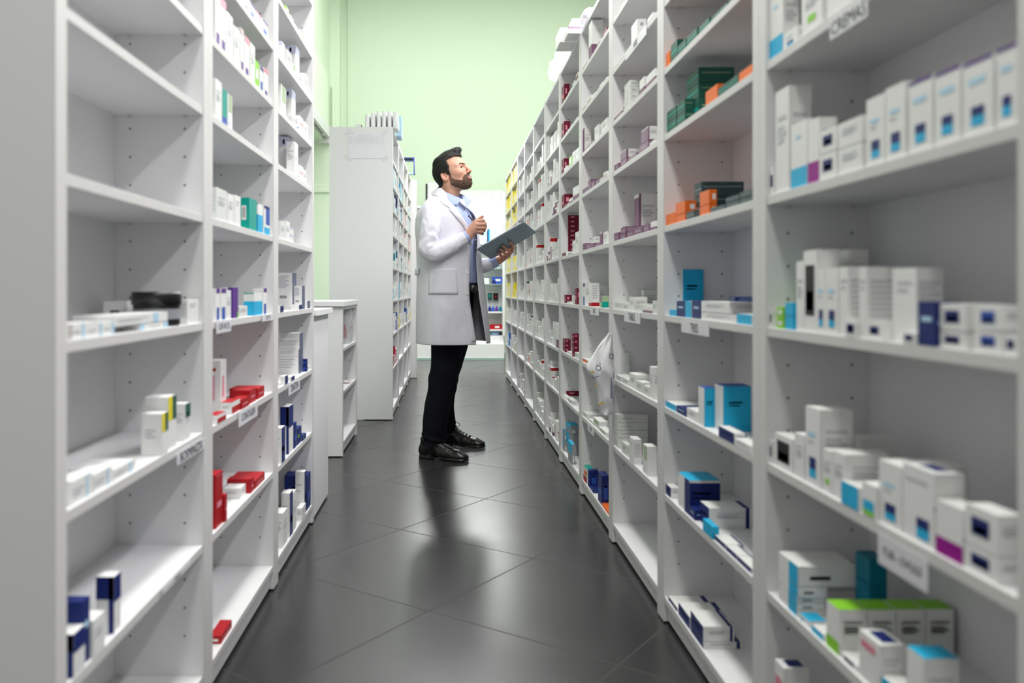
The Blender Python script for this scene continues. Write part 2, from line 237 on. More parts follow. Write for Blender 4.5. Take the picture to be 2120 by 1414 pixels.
# ---------------------------------------------------------------- cartons
def txt(f, u0=.18, u1=.82, v=(.72, .62, .56, .5), c='H', h=.022): return [(f, u0, x-h, u1-(i % 2)*.15, x+h, c) for i, x in enumerate(v)]
T4 = txt('F')+txt('S')
ST = {
 'w': ('white carton', 'W', T4), 'v': ('off white carton with fine print', 'V', T4+txt('S', .15, .85, (.42, .36, .3))),
 'x': ('white carton with grey print', 'W', txt('F', .2, .8, (.8, .7))+txt('S', .1, .9, (.8, .72, .64, .56, .48, .4, .32))),
 'nc': ('white carton with navy and cyan patch', 'W', [('F', .28, .1, .74, .21, 'C'), ('F', .28, .21, .74, .36, 'N'), ('F', .2, .62, .7, .68, 'L'), ('F', .2, .54, .55, .57, 'H')]+txt('S')),
 'nk': ('tall white carton with navy cyan patch and dark rim', 'W', [('F', .28, .12, .72, .25, 'C'), ('F', .28, .25, .72, .38, 'N'), ('F', .0, .955, 1, 1, 'U'), ('F', .2, .68, .75, .76, 'L')]+txt('S')),
 'cb': ('white carton with cyan base', 'W', [('F', 0, .0, 1, .3, 'C'), ('F', .3, .75, .6, .8, 'L')]+txt('S')),
 'cg': ('white carton with cyan and lime base', 'W', [('F', .1, .2, .9, .5, 'C'), ('F', .1, .05, .9, .2, 'G')]+txt('S')),
 'mb': ('white carton with magenta base', 'W', [('F', 0, .0, 1, .33, 'Q'), ('S', 0, .42, 1, .5, 'F')]+txt('S', v=(.8, .72))),
 'mg': ('large white carton with navy patch and mauve stripe', 'W', [('F', .45, .06, .85, .2, 'C'), ('F', .45, .2, .85, .34, 'N'), ('S', 0, .5, 1, .56, 'F'), ('F', .1, .8, .8, .84, 'H'), ('T', .3, .2, .8, .8, 'N')]),
 'ns': ('white carton with navy square', 'W', [('F', .2, .3, .75, .75, 'N'), ('F', .28, .36, .68, .55, 'T')]+txt('S')),
 'np': ('white carton with violet and navy square', 'W', [('F', .25, .3, .75, .78, 'B'), ('F', .32, .36, .68, .52, 'Q')]+txt('S')),
 'nb': ('white carton with dark screen print', 'W', [('F', .15, .2, .85, .82, 'K'), ('F', .22, .26, .78, .5, 'N')]+txt('S')),
 'lb': ('flat white carton with dark teal panel', 'W', [('F', .2, .25, .85, .8, 'N'), ('F', .28, .38, .78, .66, 'T')]),
 'gd': ('white carton with lime dot', 'W', [('F', .3, .2, .7, .34, 'G')]+T4),
 'bl': ('white carton with bold black lettering', 'W', [('S', .3, .35, .7, .62, 'K'), ('F', .2, .4, .8, .6, 'H')]),
 'cy': ('cyan carton', 'C', []), 'tl': ('dark teal carton', 'T', [('F', 0, .9, 1, 1, 'T')]), 'nv': ('navy carton', 'N', [('F', .2, .55, .8, .66, 'L'), ('S', .1, .5, .6, .56, 'L')]),
 'cs': ('white carton with cyan side', 'W', [('S', 0, 0, 1, 1, 'C'), ('S', .2, .62, .7, .66, 'L'), ('S', .2, .56, .6, .59, 'L'), ('T', 0, 0, 1, 1, 'B')]),
 'cf': ('white carton with cyan front', 'W', [('F', 0, 0, 1, 1, 'C')]+txt('S')), 'nf': ('white carton with navy front', 'W', [('F', 0, 0, 1, 1, 'N'), ('F', .2, .5, .8, .6, 'L'), ('T', .82, 0, .95, 1, 'N'), ('S', .86, 0, .95, 1, 'N')]+txt('S')),
 'ct': ('white carton with cyan lid', 'W', [('T', 0, 0, 1, 1, 'C'), ('F', .1, .1, .4, .5, 'C')]+txt('S')), 'bn': ('big carton, cyan on top and navy beside', 'W', [('T', 0, 0, 1, 1, 'C'), ('S', 0, 0, 1, .93, 'N'), ('S', .1, .6, .7, .66, 'L'), ('S', .1, .48, .5, .52, 'L'), ('F', .6, 0, 1, 1, 'N')]),
 'cr': ('white carton with cyan edge stripe', 'W', [('F', .55, .0, 1, 1, 'C'), ('S', .2, .3, .55, .5, 'K')]),
 'gt': ('white carton with lime lid and base', 'W', [('T', 0, 0, 1, 1, 'G'), ('F', 0, 0, 1, .28, 'G'), ('S', .12, .25, .88, .8, 'V')]+txt('S')),
 'nt': ('white carton with navy lid label', 'W', [('T', .25, .15, .85, .85, 'N'), ('F', .1, .7, .8, .85, 'I'), ('S', .3, .2, .6, .3, 'H')]+txt('S', v=(.7, .6))),
 'dg': ('dark green carton', 'D', [('F', .0, .42, 1, .55, 'J'), ('S', .1, .62, .9, .66, 'X')]), 'sg': ('slate green carton', 'S', [('S', .05, .6, .95, .66, 'E'), ('F', .0, .45, 1, .52, 'E')]),
 'or': ('orange carton', 'O', [('S', .45, .3, .85, .7, 'W')]), 'rd': ('red carton', 'R', [('F', .15, .4, .8, .52, 'I'), ('S', .3, .3, .75, .6, 'W')]), 'rf': ('white carton with red front', 'W', [('F', 0, 0, 1, .6, 'R'), ('T', 0, 0, 1, 1, 'R')]+txt('S')),
 'pk': ('tall white carton with pink lettering', 'W', [('S', .3, .25, .5, .72, 'I'), ('S', .25, .8, .6, .86, 'R'), ('F', .3, .3, .6, .7, 'I')]),
 'mr': ('maroon carton', 'M', [('S', .2, .45, .5, .75, 'I'), ('F', .2, .3, .8, .5, 'I')]), 'mw': ('white carton with maroon front', 'W', [('F', 0, .0, 1, .75, 'M')]+txt('S')), 'ms': ('white carton with maroon base', 'W', [('F', 0, 0, 1, .35, 'P'), ('S', 0, 0, 1, .35, 'P'), ('S', .3, .68, .8, .76, 'V')]),
 'mt': ('white carton with red top stripe', 'W', [('F', 0, .82, 1, .97, 'R'), ('S', 0, .82, 1, .97, 'R')]+txt('S')),
 'pf': ('plum fronted white carton', 'W', [('F', 0, 0, 1, .92, 'P'), ('S', .0, .0, .12, 1, 'P')]+txt('S', .2, .9)), 'pu': ('small plum carton', 'P', [('F', .2, .3, .8, .6, 'F'), ('T', 0, 0, 1, 1, 'A'), ('S', .1, .2, .9, .85, 'F')]), 'ta': ('tan topped white carton', 'W', [('F', 0, 0, 1, .7, 'A')]+txt('S')),
 'kd': ('white carton with small logo', 'W', [('S', .35, .68, .65, .82, 'E')]), 'kt': ('white carton with black cap', 'W', [('F', 0, .88, 1, 1, 'D'), ('S', 0, .88, 1, 1, 'D')]+T4),
 'lg': ('lime green carton', 'G', [('F', .2, .3, .8, .7, 'W')]), 'gf': ('white carton with green and yellow patch', 'W', [('F', .0, .55, .5, 1, 'Y'), ('F', .5, .55, 1, 1, 'D')]+txt('S', .2, .7, (.6, .52, .44))),
 'gg': ('white carton with dark green patch', 'W', [('F', .0, .62, 1, 1, 'D')]+T4), 'yl': ('yellow carton', 'Y', [('F', .2, .4, .8, .5, 'A')]), 'yw': ('white and yellow carton', 'W', [('F', 0, 0, .6, 1, 'Y'), ('S', 0, .0, 1, .3, 'Y')]),
 'bu': ('blue carton', 'B', [('F', .1, .4, .9, .7, 'W')]), 'lc': ('white carton with pale blue end', 'W', [('F', .0, 0, .14, 1, 'L'), ('F', .84, 0, 1, 1, 'L'), ('F', .3, .4, .7, .55, 'H')]), 'be': ('pale carton with tan ends and blue band', 'W', [('F', 0, 0, .1, 1, 'A'), ('F', .42, 0, .5, 1, 'L'), ('F', .15, .35, .35, .55, 'H'), ('F', .6, .35, .9, .5, 'H')]),
 'em': ('emerald green carton with barcode', 'J', [('S', .3, .3, .72, .75, 'W')]+[('S', .36+.05*i, .36, .385+.05*i, .7, 'K') for i in range(6)]), 'cl': ('blue and orange printed carton', 'W', [('F', 0, 0, 1, .25, 'C'), ('F', .3, .35, 1, .9, 'B'), ('S', .3, .2, .7, .8, 'O'), ('F', 0, .9, 1, 1, 'N')]),
 'te': ('white and teal carton', 'W', [('F', 0, .22, 1, 1, 'J'), ('F', 0, 0, 1, .22, 'B'), ('S', .2, 0, 1, .12, 'C')]), 'gp': ('pale green striped carton', 'W', [('F', .2, .5, .9, 1, 'X'), ('F', .1, .1, .5, .2, 'Z')]),
 'pt': ('white carton with peach top and navy foot', 'W', [('F', 0, .86, 1, 1, 'A'), ('F', .2, .0, .8, .22, 'U')]+txt('S')), 'pi': ('white carton with pink top and navy foot', 'W', [('F', 0, .85, 1, 1, 'I'), ('F', .2, .0, .8, .2, 'U')]+txt('S')),
 'lv': ('white carton with lavender top and round blue logo', 'W', [('S', 0, .78, 1, 1, 'Z'), ('S', .42, .83, .62, .94, 'B'), ('F', 0, .8, 1, 1, 'Z')]), 'sn': ('big white carton with barcode and slate front', 'W', [('F', 0, 0, 1, 1, 'a')]+txt('S', .1, .75, (.9, .84, .78, .72, .66, .6))+[('S', .2+.05*i, .3, .225+.05*i, .38, 'K') for i in range(9)]),
 'sr': ('white carton with grey print lines and slate end', 'W', [('F', 0, 0, 1, 1, 'a')]+txt('S', .05, .8, (.85, .7, .55, .4), h=.03)), 'nw': ('white carton with navy end', 'W', [('F', 0, 0, 1, 1, 'N'), ('F', .15, .3, .8, .45, 'L')]+txt('S', .1, .7, (.7, .55))), 'wn': ('white carton with navy cap', 'W', [('F', 0, .55, 1, 1, 'N'), ('S', 0, .6, 1, 1, 'N'), ('S', .7, 0, 1, 1, 'N')]),
 'gb': ('grey carton with blue corner', 'E', [('F', .0, .5, 1, 1, 'C'), ('S', .3, .1, .65, .45, 'W'), ('T', 0, 0, 1, 1, 'C')]), 'ng': ('navy and white carton with lime seal', 'N', [('F', .1, .4, .4, .6, 'G'), ('S', .0, .0, .9, 1, 'W')]), 'nn': ('navy carton with white print', 'N', [('S', .25, .2, .8, .7, 'B'), ('S', .3, .6, .7, .68, 'W'), ('F', .1, .3, .9, .5, 'B')]),
 'mc': ('red white and green printed carton', 'W', [('F', 0, 0, 1, .4, 'R'), ('F', .3, .5, 1, .8, 'O'), ('T', 0, 0, 1, 1, 'J')]), 'rb': ('white carton with red base and print', 'W', [('F', .0, 0, 1, .14, 'R'), ('S', .0, 0, 1, .16, 'R')]+txt('S', .15, .85, (.85, .75, .65, .55, .45, .35))), 'tb': ('pale green and mauve carton', 'X', [('F', 0, .5, 1, 1, 'F'), ('S', 0, 0, 1, .5, 'J')]),
 'cx': ('white carton with cyan base and white top', 'W', [('F', 0, 0, 1, .62, 'C'), ('S', 0, 0, 1, .62, 'C'), ('S', 0, .95, 1, 1, 'J')]), 'vi': ('violet and white carton', 'U', [('S', 0, 0, .55, 1, 'W'), ('F', .8, .0, 1, .2, 'G')]), 'bw': ('white carton with blue print', 'W', [('F', .2, .0, .8, .4, 'B'), ('F', .1, .85, 1, 1, 'U')]+txt('S')), 'on': ('orange and white carton', 'W', [('F', 0, .2, 1, .8, 'O')]),
 'bn2': ('white carton with three blue lines', 'W', [('S', .1, .2, .9, .26, 'B'), ('F', .1, .5, .9, .6, 'I')]+txt('S')), 'fl': ('flat off white carton', 'V', [('S', .12, .4, .5, .6, 'H'), ('F', .2, .3, .7, .6, 'H'), ('S', .6, .3, .9, .36, 'Z')]),
 'fp': ('flat white folded carton', 'W', [('F', .7, 0, .8, 1, 'L')]+txt('F', .05, .6, (.6, .4), h=.05)),
}
CART = []
def carton(X, sgn, ins, y0, y1, dep, z0, z1, st, label, group):
    xf = abs(X+sgn*ins)
    a = F*F*(xf*(1/y0-1/y1))*(z1-z0)/((y0+y1)/2)+.7*F*F*dep*(z1-z0)/y0**2
    CART.append((a, (X, sgn, ins, y0, y1, dep, z0, z1, st, label, group)))
def carton_mesh(m, X, sgn, ins, y0, y1, dep, z0, z1, st, label, group):
    desc, base, dec = ST[st]
    xa = X+sgn*ins; xb = X+sgn*(ins+dep); xs = sorted((xa, xb))
    b = cm(base); m.box(xs[0], xs[1], y0, y1, z0, z1, b)
    e = .0005
    for f, u0, v0, u1, v1, c in dec:
        k = cm(c)
        za = z0+(z1-z0)*v0; zb = z0+(z1-z0)*v1
        if f == 'F':   # aisle side; u runs left to right as seen from the aisle entrance
            if sgn > 0: ya, yb = y1-(y1-y0)*u0, y1-(y1-y0)*u1; x = xa-e; m.quad([(x, ya, za), (x, yb, za), (x, yb, zb), (x, ya, zb)], k)
            else: ya, yb = y0+(y1-y0)*u0, y0+(y1-y0)*u1; x = xa+e; m.quad([(x, ya, za), (x, yb, za), (x, yb, zb), (x, ya, zb)], k)
        elif f == 'S':
            a = xs[0]+(xs[1]-xs[0])*u0; c2 = xs[0]+(xs[1]-xs[0])*u1; m.quad([(a, y0-e, za), (c2, y0-e, za), (c2, y0-e, zb), (a, y0-e, zb)], k)
        else:
            a = xs[0]+(xs[1]-xs[0])*u0; c2 = xs[0]+(xs[1]-xs[0])*u1; ya = y0+(y1-y0)*v0; yb = y0+(y1-y0)*v1; m.quad([(a, ya, z1+e), (c2, ya, z1+e), (c2, yb, z1+e), (a, yb, z1+e)], k)
    return ((xs[0]+xs[1])/2, (y0+y1)/2, z0)
NBOX = 0
def cell(side, bay, sh, spec):
    """spec: one carton per ';' - far edge, near edge, end of its side face, top, style; near/far run along the shelf"""
    global NBOX
    if side == 'R': X, sgn, Y, S, bn, top = XR, 1, YR, SR, NR, TOP
    else: X, sgn, Y, S, bn, top = -XL, -1, YL, SL, NL, TOP-.03
    zs = S[sh]+BT+.0004; zc = (S[sh+1] if sh+1 < len(S) else top-BT)-.008
    lo, hi = Y[bay]+.0375, Y[bay+1]-.0375
    items = []; prev = None
    for it in spec.split(';'):
        p = it.split()
        if not p: continue
        x0, x1, x2, yt = map(float, p[:4]); st = p[4]; ins = .006; on = 0; n = 1; dd = None; fr = 0
        for q in p[5:]:
            if q[0] == 'i': ins = float(q[1:])
            elif q == '+': on = 1
            elif q[0] == 'n': n = int(q[1:])
            elif q[0] == 'd': dd = float(q[1:])
        def yy(x): return F*(abs(X)+ins)/abs(x-VX)
        if on: pf = prev
        ya, yb = yy(x1), yy(x0)
        ya = max(ya, lo); yb = min(yb, hi)
        if yb-ya < .012: yb = min(ya+.02, hi); ya = min(ya, yb-.012)
        d = dd if dd else max(abs(x2-x1)*ya/F, .03) if abs(x2-x1) > 2 else .09
        d = min(d, DEP-.008-ins)
        zt = H+(VY-yt)*(yb if yt > VY else ya)/F
        z0 = zs
        if on: z0 = pf[3]+.0004
        zt = min(max(zt, z0+.012), zc)
        if zt <= z0+.006: continue
        h = (zt-z0)/n
        for k in range(n):
            r = (ya, yb, z0+k*h, z0+(k+1)*h-.0012, ins, d, st, (1 if on else 0)+k, n); items.append(r)
        prev = (ya, yb, z0, zt-.0003)
    # pull apart along the shelf what would overlap
    base = [r for r in items]
    base.sort(key=lambda r: (r[0], r[2])); out = []
    for r in base:
        ya, yb, z0, z1, ins, d, st, lv, n = r
        for q in out:
            if q[2] < z1-.001 and q[3] > z0+.001 and q[0] < yb-.0006 and q[1] > ya+.0006:   # same level, overlapping along the shelf
                a0, a1 = ins, ins+d; b0, b1 = q[4], q[4]+q[5]
                if a0 < b1 and b0 < a1:
                    if ins > q[4]+.02: ins = b1+.001; d = min(d, DEP-.008-ins)
                    elif q[4] > ins+.02: d = q[4]-ins-.001
                    else: ya = q[1]+.0008
        if yb-ya < .008 or d < .012: continue
        out.append((ya, yb, z0, z1, ins, d, st, lv, n))
    pos = {}; k = 0; last = None
    for r in out:
        key = round(r[0], 3)
        if last is None or abs(key-last) > .004: k += 1; last = key
        lvl = sum(1 for q in out if abs(q[0]-r[0]) < .004 and q[2] < r[2]-.002 and abs(q[4]-r[4]) < .02)
        desc = ST[r[6]][0]
        lab = '%s%s, %s along, %s shelf up, %s' % (desc, (' at level %s' % ['one', 'two', 'three', 'four', 'five', 'six', 'seven', 'eight', 'nine', 'ten'][min(lvl, 9)]) if lvl or any(abs(q[0]-r[0]) < .004 and q[2] > r[2]+.002 for q in out) else '', ORD[min(k, 20)], ORD[sh+1], bn[bay])
        w = lab.split()
        if len(w) > 16: lab = lab.replace('white ', '', 1) if 'white ' in lab else lab
        if len(lab.split()) > 16: lab = lab.replace(' with ', ', ', 1)
        if len(lab.split()) > 16: lab = lab.replace(' and ', ' ', 1)
        if len(lab.split()) > 16: lab = lab.replace(' carton', '', 1)
        if len(lab.split()) > 16: lab = lab.replace(' big', '').replace(' tall', '').replace(' shelf up', ' shelf', 1).replace(' small', '')
        if len(lab.split()) > 16: lab = lab.replace(' shelf up', ' shelf', 1)
        carton(X, sgn, r[4], r[0], r[1], r[5], r[2], r[3], r[6], lab, 'medicine boxes in the '+bn[bay]); NBOX += 1
R_, L_ = 'R', 'L'
DATA = '''
R 0 5 1588 1621 1650 -30 cb;1622 1650 1655 50 nc;1660 1702 1748 -60 gd;1712 1765 1800 -160 w;1775 1830 1880 -240 w
R 0 4 1591 1602 1603 345 ns;1606 1633 1680 175 w;1638 1671 1674 243 cb;1673 1696 1726 240 mb;1697 1732 1735 308 ns;1697 1732 1735 258 ns +;1736 1784 1786 292 w;1736 1784 1786 236 w +;1794 1831 1832 190 nc;1834 1874 1880 165 nc;1882 1930 1934 150 nk;1936 1988 1990 130 nk;1994 2056 2060 106 nk;2064 2106 2118 84 nk
R 0 3 1585 1594 1595 640 ns;1609 1622 1624 634 lg n2;1626 1641 1643 625 cy n2;1649 1663 1664 539 w d.05;1664 1690 1691 516 nb d.04;1667 1700 1738 512 x i.075;1740 1760 1797 515 x i.075;1691 1708 1709 553 nc d.05;1709 1735 1737 552 nc d.05;1738 1776 1778 549 x d.05;1779 1812 1813 550 x d.05;1749 1790 1791 662 lb i.001;1795 1842 1843 664 ns;1848 1897 1952 552 x i.02;1868 1897 1900 685 ns i.001 d.018;1901 1940 1946 622 nv i.001;1946 2000 2002 683 ns;1946 2000 2002 626 ns +;2017 2075 2080 682 np;2017 2075 2080 630 np +;2080 2106 2110 690 ns
R 0 2 1586 1599 1600 910 ns;1604 1640 1655 893 nb;1645 1664 1667 893 w;1668 1697 1766 838 nc;1704 1722 1723 926 gd;1724 1750 1784 930 w d.07;1742 1777 1780 992 cf i.001 d.03;1785 1815 1817 994 cg i.001 d.05;1769 1800 1863 897 bl i.1;1820 1867 1868 948 nc;1870 1934 1998 955 mg;1938 1994 1998 1030 mb;1998 2066 2102 1120 ns;1998 2066 2102 1038 ns +
R 0 1 1612 1650 1712 1296 cr;1612 1650 1708 1256 cr +;1613 1650 1708 1216 cr +;1612 1652 1712 1180 cr +;1612 1652 1775 1140 cr +;1771 1800 1824 1190 tl i.1;1771 1800 1830 1138 tl + i.1;1655 1675 1700 1292 ct;1681 1705 1712 1310 cf;1711 1737 1790 1240 gt d.044;1769 1797 1850 1240 gt i.052 d.044;1828 1857 1900 1240 gt i.098 d.044;1887 1917 1970 1240 gt i.144 d.044;1742 1775 1782 1362 ns;1779 1821 1874 1300 nt;1826 1850 1860 1396 cf;1877 1912 1985 1335 ct
R 0 0 1604 1622 1676 1362 nt;1700 1730 1790 1480 w;1760 1800 1860 1500 cb
R 1 6 1378 1387 1388 104 or;1389 1402 1404 80 dg;1403 1420 1422 78 dg;1422 1443 1446 55 dg;1447 1468 1470 34 dg;1472 1505 1508 8 dg;1509 1556 1560 -30 dg
R 1 5 1381 1400 1404 240 dg;1381 1400 1404 217 dg +;1402 1418 1421 228 dg;1402 1418 1421 203 dg +;1422 1446 1518 200 dg i.03;1422 1446 1518 170 dg + i.03;1422 1446 1520 138 dg + i.03;1461 1485 1487 172 or d.02;1487 1528 1530 152 dg;1530 1556 1558 132 or
R 1 4 1378 1398 1400 438 or;1399 1418 1436 440 or;1399 1418 1436 414 or +;1421 1437 1438 434 sg;1438 1452 1530 425 sg i.04;1438 1452 1530 404 sg + i.04;1438 1452 1540 375 sg + i.04;1449 1468 1470 421 or d.018;1449 1468 1470 391 or + d.018;1471 1500 1503 428 sg;1503 1530 1532 424 sg;1503 1530 1532 408 sg +;1532 1556 1558 413 sg;1532 1556 1558 390 sg +
R 1 3 1380 1390 1433 557 cs i.05;1386 1400 1401 640 cy;1401 1418 1419 622 nv;1419 1432 1433 622 cf;1433 1450 1451 621 nv;1452 1524 1526 645 w;1452 1510 1512 622 w +;1511 1522 1524 622 nv +;1526 1557 1558 648 cf
R 1 2 1375 1400 1402 828 cf;1401 1420 1422 838 nv;1422 1443 1445 842 w;1446 1458 1477 798 cs;1480 1497 1555 793 cs i.03;1488 1520 1556 880 nf i.001 d.028;1521 1555 1556 905 w i.001 d.028
R 1 1 1372 1389 1403 1000 nf;1404 1427 1491 976 bn;1428 1448 1452 1046 nv d.05;1450 1468 1556 1036 nf i.02;1455 1476 1480 1072 cy i.001 d.015;1480 1502 1540 1106 nf;1503 1526 1550 1130 nf;1527 1556 1560 1165 nf
R 1 0 1384 1402 1482 1235 nf;1405 1428 1510 1246 nf;1430 1456 1536 1292 nf;1430 1456 1520 1262 nf +
R 2 8 1276 1290 1292 6 mw;1342 1356 1358 -90 mr
R 2 7 1268 1280 1282 128 ta;1281 1292 1294 118 ta;1307 1319 1335 38 kd;1340 1352 1356 24 ms
R 2 6 1266 1288 1289 228 pu;1293 1304 1322 165 v n4;1324 1334 1336 157 ms;1338 1356 1358 140 ms
R 2 5 1268 1281 1283 336 pu;1285 1297 1299 325 pu;1285 1297 1318 307 pf + d.05;1300 1318 1320 318 pu;1324 1342 1344 288 pu;1328 1342 1358 260 pf +;1345 1356 1359 298 w
R 2 4 1268 1281 1283 480 pu;1284 1295 1297 482 pu;1285 1296 1297 468 pu +;1298 1311 1312 476 pu;1313 1323 1358 400 pf i.05;1312 1330 1332 466 pu;1332 1345 1347 462 pu;1347 1357 1358 456 ms
R 2 3 1271 1277 1306 601 v i.06;1306 1312 1342 600 v i.06;1271 1288 1290 625 v;1289 1301 1303 628 v;1303 1312 1340 614 w;1313 1330 1332 628 v;1331 1350 1352 632 ms;1351 1359 1360 622 v
R 2 2 1277 1284 1301 729 v i.03;1275 1286 1288 774 v;1288 1300 1302 780 v;1303 1316 1345 770 w;1317 1330 1333 786 v;1333 1343 1345 796 v;1345 1352 1360 757 w
R 2 1 1270 1279 1341 899 fl;1270 1279 1341 884 fl +;1270 1279 1341 869 fl +;1270 1279 1341 853 fl +;1287 1298 1300 912 v d.018;1303 1312 1331 902 x i.002 d.026;1331 1340 1360 917 gp
R 3 8 1204 1216 1218 121 ta;1219 1225 1248 19 ms;1236 1243 1246 80 mw;1248 1256 1258 55 mr
R 3 7 1205 1214 1220 212 ta;1216 1224 1226 195 ta;1225 1232 1234 190 ms;1233 1240 1242 182 ta;1241 1248 1250 168 ms;1249 1257 1258 158 w
R 3 6 1204 1208 1224 264 pf;1209 1219 1221 300 pu;1220 1230 1232 290 pu;1231 1239 1245 256 v;1245 1257 1258 242 v
R 3 5 1206 1217 1218 385 pu;1217 1223 1224 370 pu;1223 1227 1245 352 kd i.04;1224 1231 1233 372 pu;1233 1240 1241 369 pu;1241 1249 1250 365 ta;1249 1257 1258 353 ta
R 3 4 1206 1212 1223 503 pu;1212 1218 1224 487 pf i.05;1224 1232 1242 502 pu;1224 1230 1242 489 w +;1242 1247 1253 480 pf;1250 1257 1258 478 w
R 3 3 1207 1211 1218 586 bw;1219 1224 1241 585 rb;1226 1232 1258 590 v i.05;1241 1246 1258 612 tb d.04
R 3 2 1206 1216 1218 740 on
R 3 1 1207 1215 1217 850 v;1216 1226 1256 851 kd i.03;1218 1228 1232 866 v d.02;1228 1240 1258 862 gp;1240 1255 1260 882 gp
R 3 0 1208 1215 1226 962 mc;1217 1225 1244 970 nn;1220 1228 1236 1004 nv;1238 1246 1261 975 nn;1246 1260 1262 1050 or
R 4 8 1163 1168 1176 173 mr;1177 1184 1187 180 w;1185 1190 1192 165 w;1192 1197 1198 148 mw
R 4 7 1162 1168 1181 250 mr;1170 1177 1179 268 mw;1180 1186 1188 258 w;1188 1196 1198 242 w
R 4 6 1163 1167 1175 327 mr;1168 1174 1176 342 w;1178 1184 1187 321 lg;1185 1191 1194 310 v;1192 1198 1199 304 v
R 4 5 1163 1168 1188 401 mr;1169 1176 1178 420 mw;1178 1184 1186 408 ms;1186 1192 1197 385 ms;1192 1198 1199 382 ms
R 4 4 1168 1173 1198 445 mr n9 i.04;1164 1172 1174 520 mw;1176 1182 1184 520 ms;1185 1190 1192 497 w;1191 1198 1199 478 w
R 4 3 1161 1166 1168 617 w;1168 1172 1184 610 mr i.02;1174 1182 1184 624 w;1184 1190 1192 611 v;1190 1194 1199 596 mr
R 4 2 1165 1170 1181 700 mr n3;1174 1180 1182 726 w;1184 1188 1198 689 mr n4;1190 1197 1198 728 v
R 4 1 1161 1166 1199 809 mr i.03;1164 1172 1198 820 w d.024;1176 1184 1198 822 v d.024
R 4 0 1165 1170 1180 887 gb n2;1172 1179 1198 890 gb i.02;1172 1179 1198 873 gb + i.02;1176 1184 1196 910 gb i.001 d.016
L 0 3 205 141 136 664 be;236 207 200 664 lc;288 238 230 664 lc;347 290 284 664 lc;347 217 210 644 fp + d.07;285 262 214 622 bl i.12;411 388 380 618 x
L 0 2 365 348 300 815 gf;348 335 325 850 gf i.002 d.04;394 384 360 831 gg;280 236 142 948 fp;232 195 142 962 fp;190 150 142 975 fp
L 0 1 250 236 214 1181 wn;212 189 178 1205 nw;186 152 150 1232 nv;217 190 186 1262 w i.001 d.03;176 152 146 1290 wn i.002 d.03
L 1 7 466 455 452 -80 te;490 478 472 -55 w;503 492 488 -50 v;515 505 500 -30 pi;528 517 512 0 bw;541 530 524 20 pi;554 543 540 35 bw
L 1 6 456 446 442 -28 pt;468 457 450 -8 pi;482 470 466 22 w;496 484 480 50 v;505 498 490 55 pt;516 507 500 72 pi;528 518 514 85 v;536 525 516 118 lg;545 538 532 134 bw;555 547 543 138 pi
L 1 5 459 446 440 160 w;470 460 452 180 te;481 472 466 192 gp
L 1 4 470 448 440 386 v;484 472 470 399 w;498 486 478 402 x;531 516 500 408 em;544 534 530 420 cx;558 547 540 424 cl
L 1 3 455 447 445 596 bw;468 457 454 596 bw;478 469 466 600 w;493 482 478 594 vi;512 495 488 632 v d.05;543 526 515 605 cx;552 545 536 596 bw
L 1 2 474 462 446 742 pk i.03;468 450 446 850 rf i.001 d.025;497 480 474 824 rf;516 500 494 818 rd i.002;530 517 480 801 rd;547 534 475 797 rd
L 1 1 461 447 445 982 rd;461 447 445 975 rd +;470 456 450 1020 rd i.001;509 498 462 1000 w i.02;526 512 462 985 rd;548 528 470 975 rd
L 1 0 480 458 447 1282 rd
L 2 8 598 592 586 10 lg;608 600 596 28 w;618 610 606 50 w;630 621 618 60 gp
L 2 7 590 583 577 84 lv;604 594 588 100 v d.05;620 612 590 93 lv i.02;612 606 604 130 gp d.03;630 622 618 142 w;638 632 628 150 w
L 2 6 592 582 574 172 gp i.02;612 603 589 182 lv i.02;600 594 592 225 w d.03;612 606 604 238 v d.03;628 620 616 238 bn2;637 630 626 250 w
L 2 5 606 597 577 280 lv i.04;617 610 604 292 w;628 620 618 340 bn2;634 629 626 350 w
L 2 4 590 582 576 457 v;600 592 588 456 w;608 601 598 470 lv n2
L 2 3 617 609 577 564 sn i.03;587 580 577 632 nw i.001 d.024;631 624 619 591 sn;625 619 616 630 nw;642 636 633 622 sr
L 2 2 627 618 577 734 sr i.02;627 618 577 719 sr + i.02;627 620 577 687 sr + n2 i.02;596 590 577 775 nw i.001 d.016;610 603 596 776 nw i.001 d.016;637 630 626 742 nn n2;643 640 636 755 w
L 2 1 607 598 580 835 wn;590 583 577 880 nw i.001 d.02;614 609 603 872 nn;624 616 606 880 ng;634 627 618 895 ng i.002 d.05
L 2 0 595 586 577 1050 w;606 600 583 1013 nw;613 607 604 1012 w;634 625 606 972 nw;643 636 634 975 nn;633 625 618 1040 w i.001 d.02
'''
for ln in DATA.strip().splitlines():
    a = ln.split(' ', 3); cell(a[0], int(a[1]), int(a[2]), a[3])
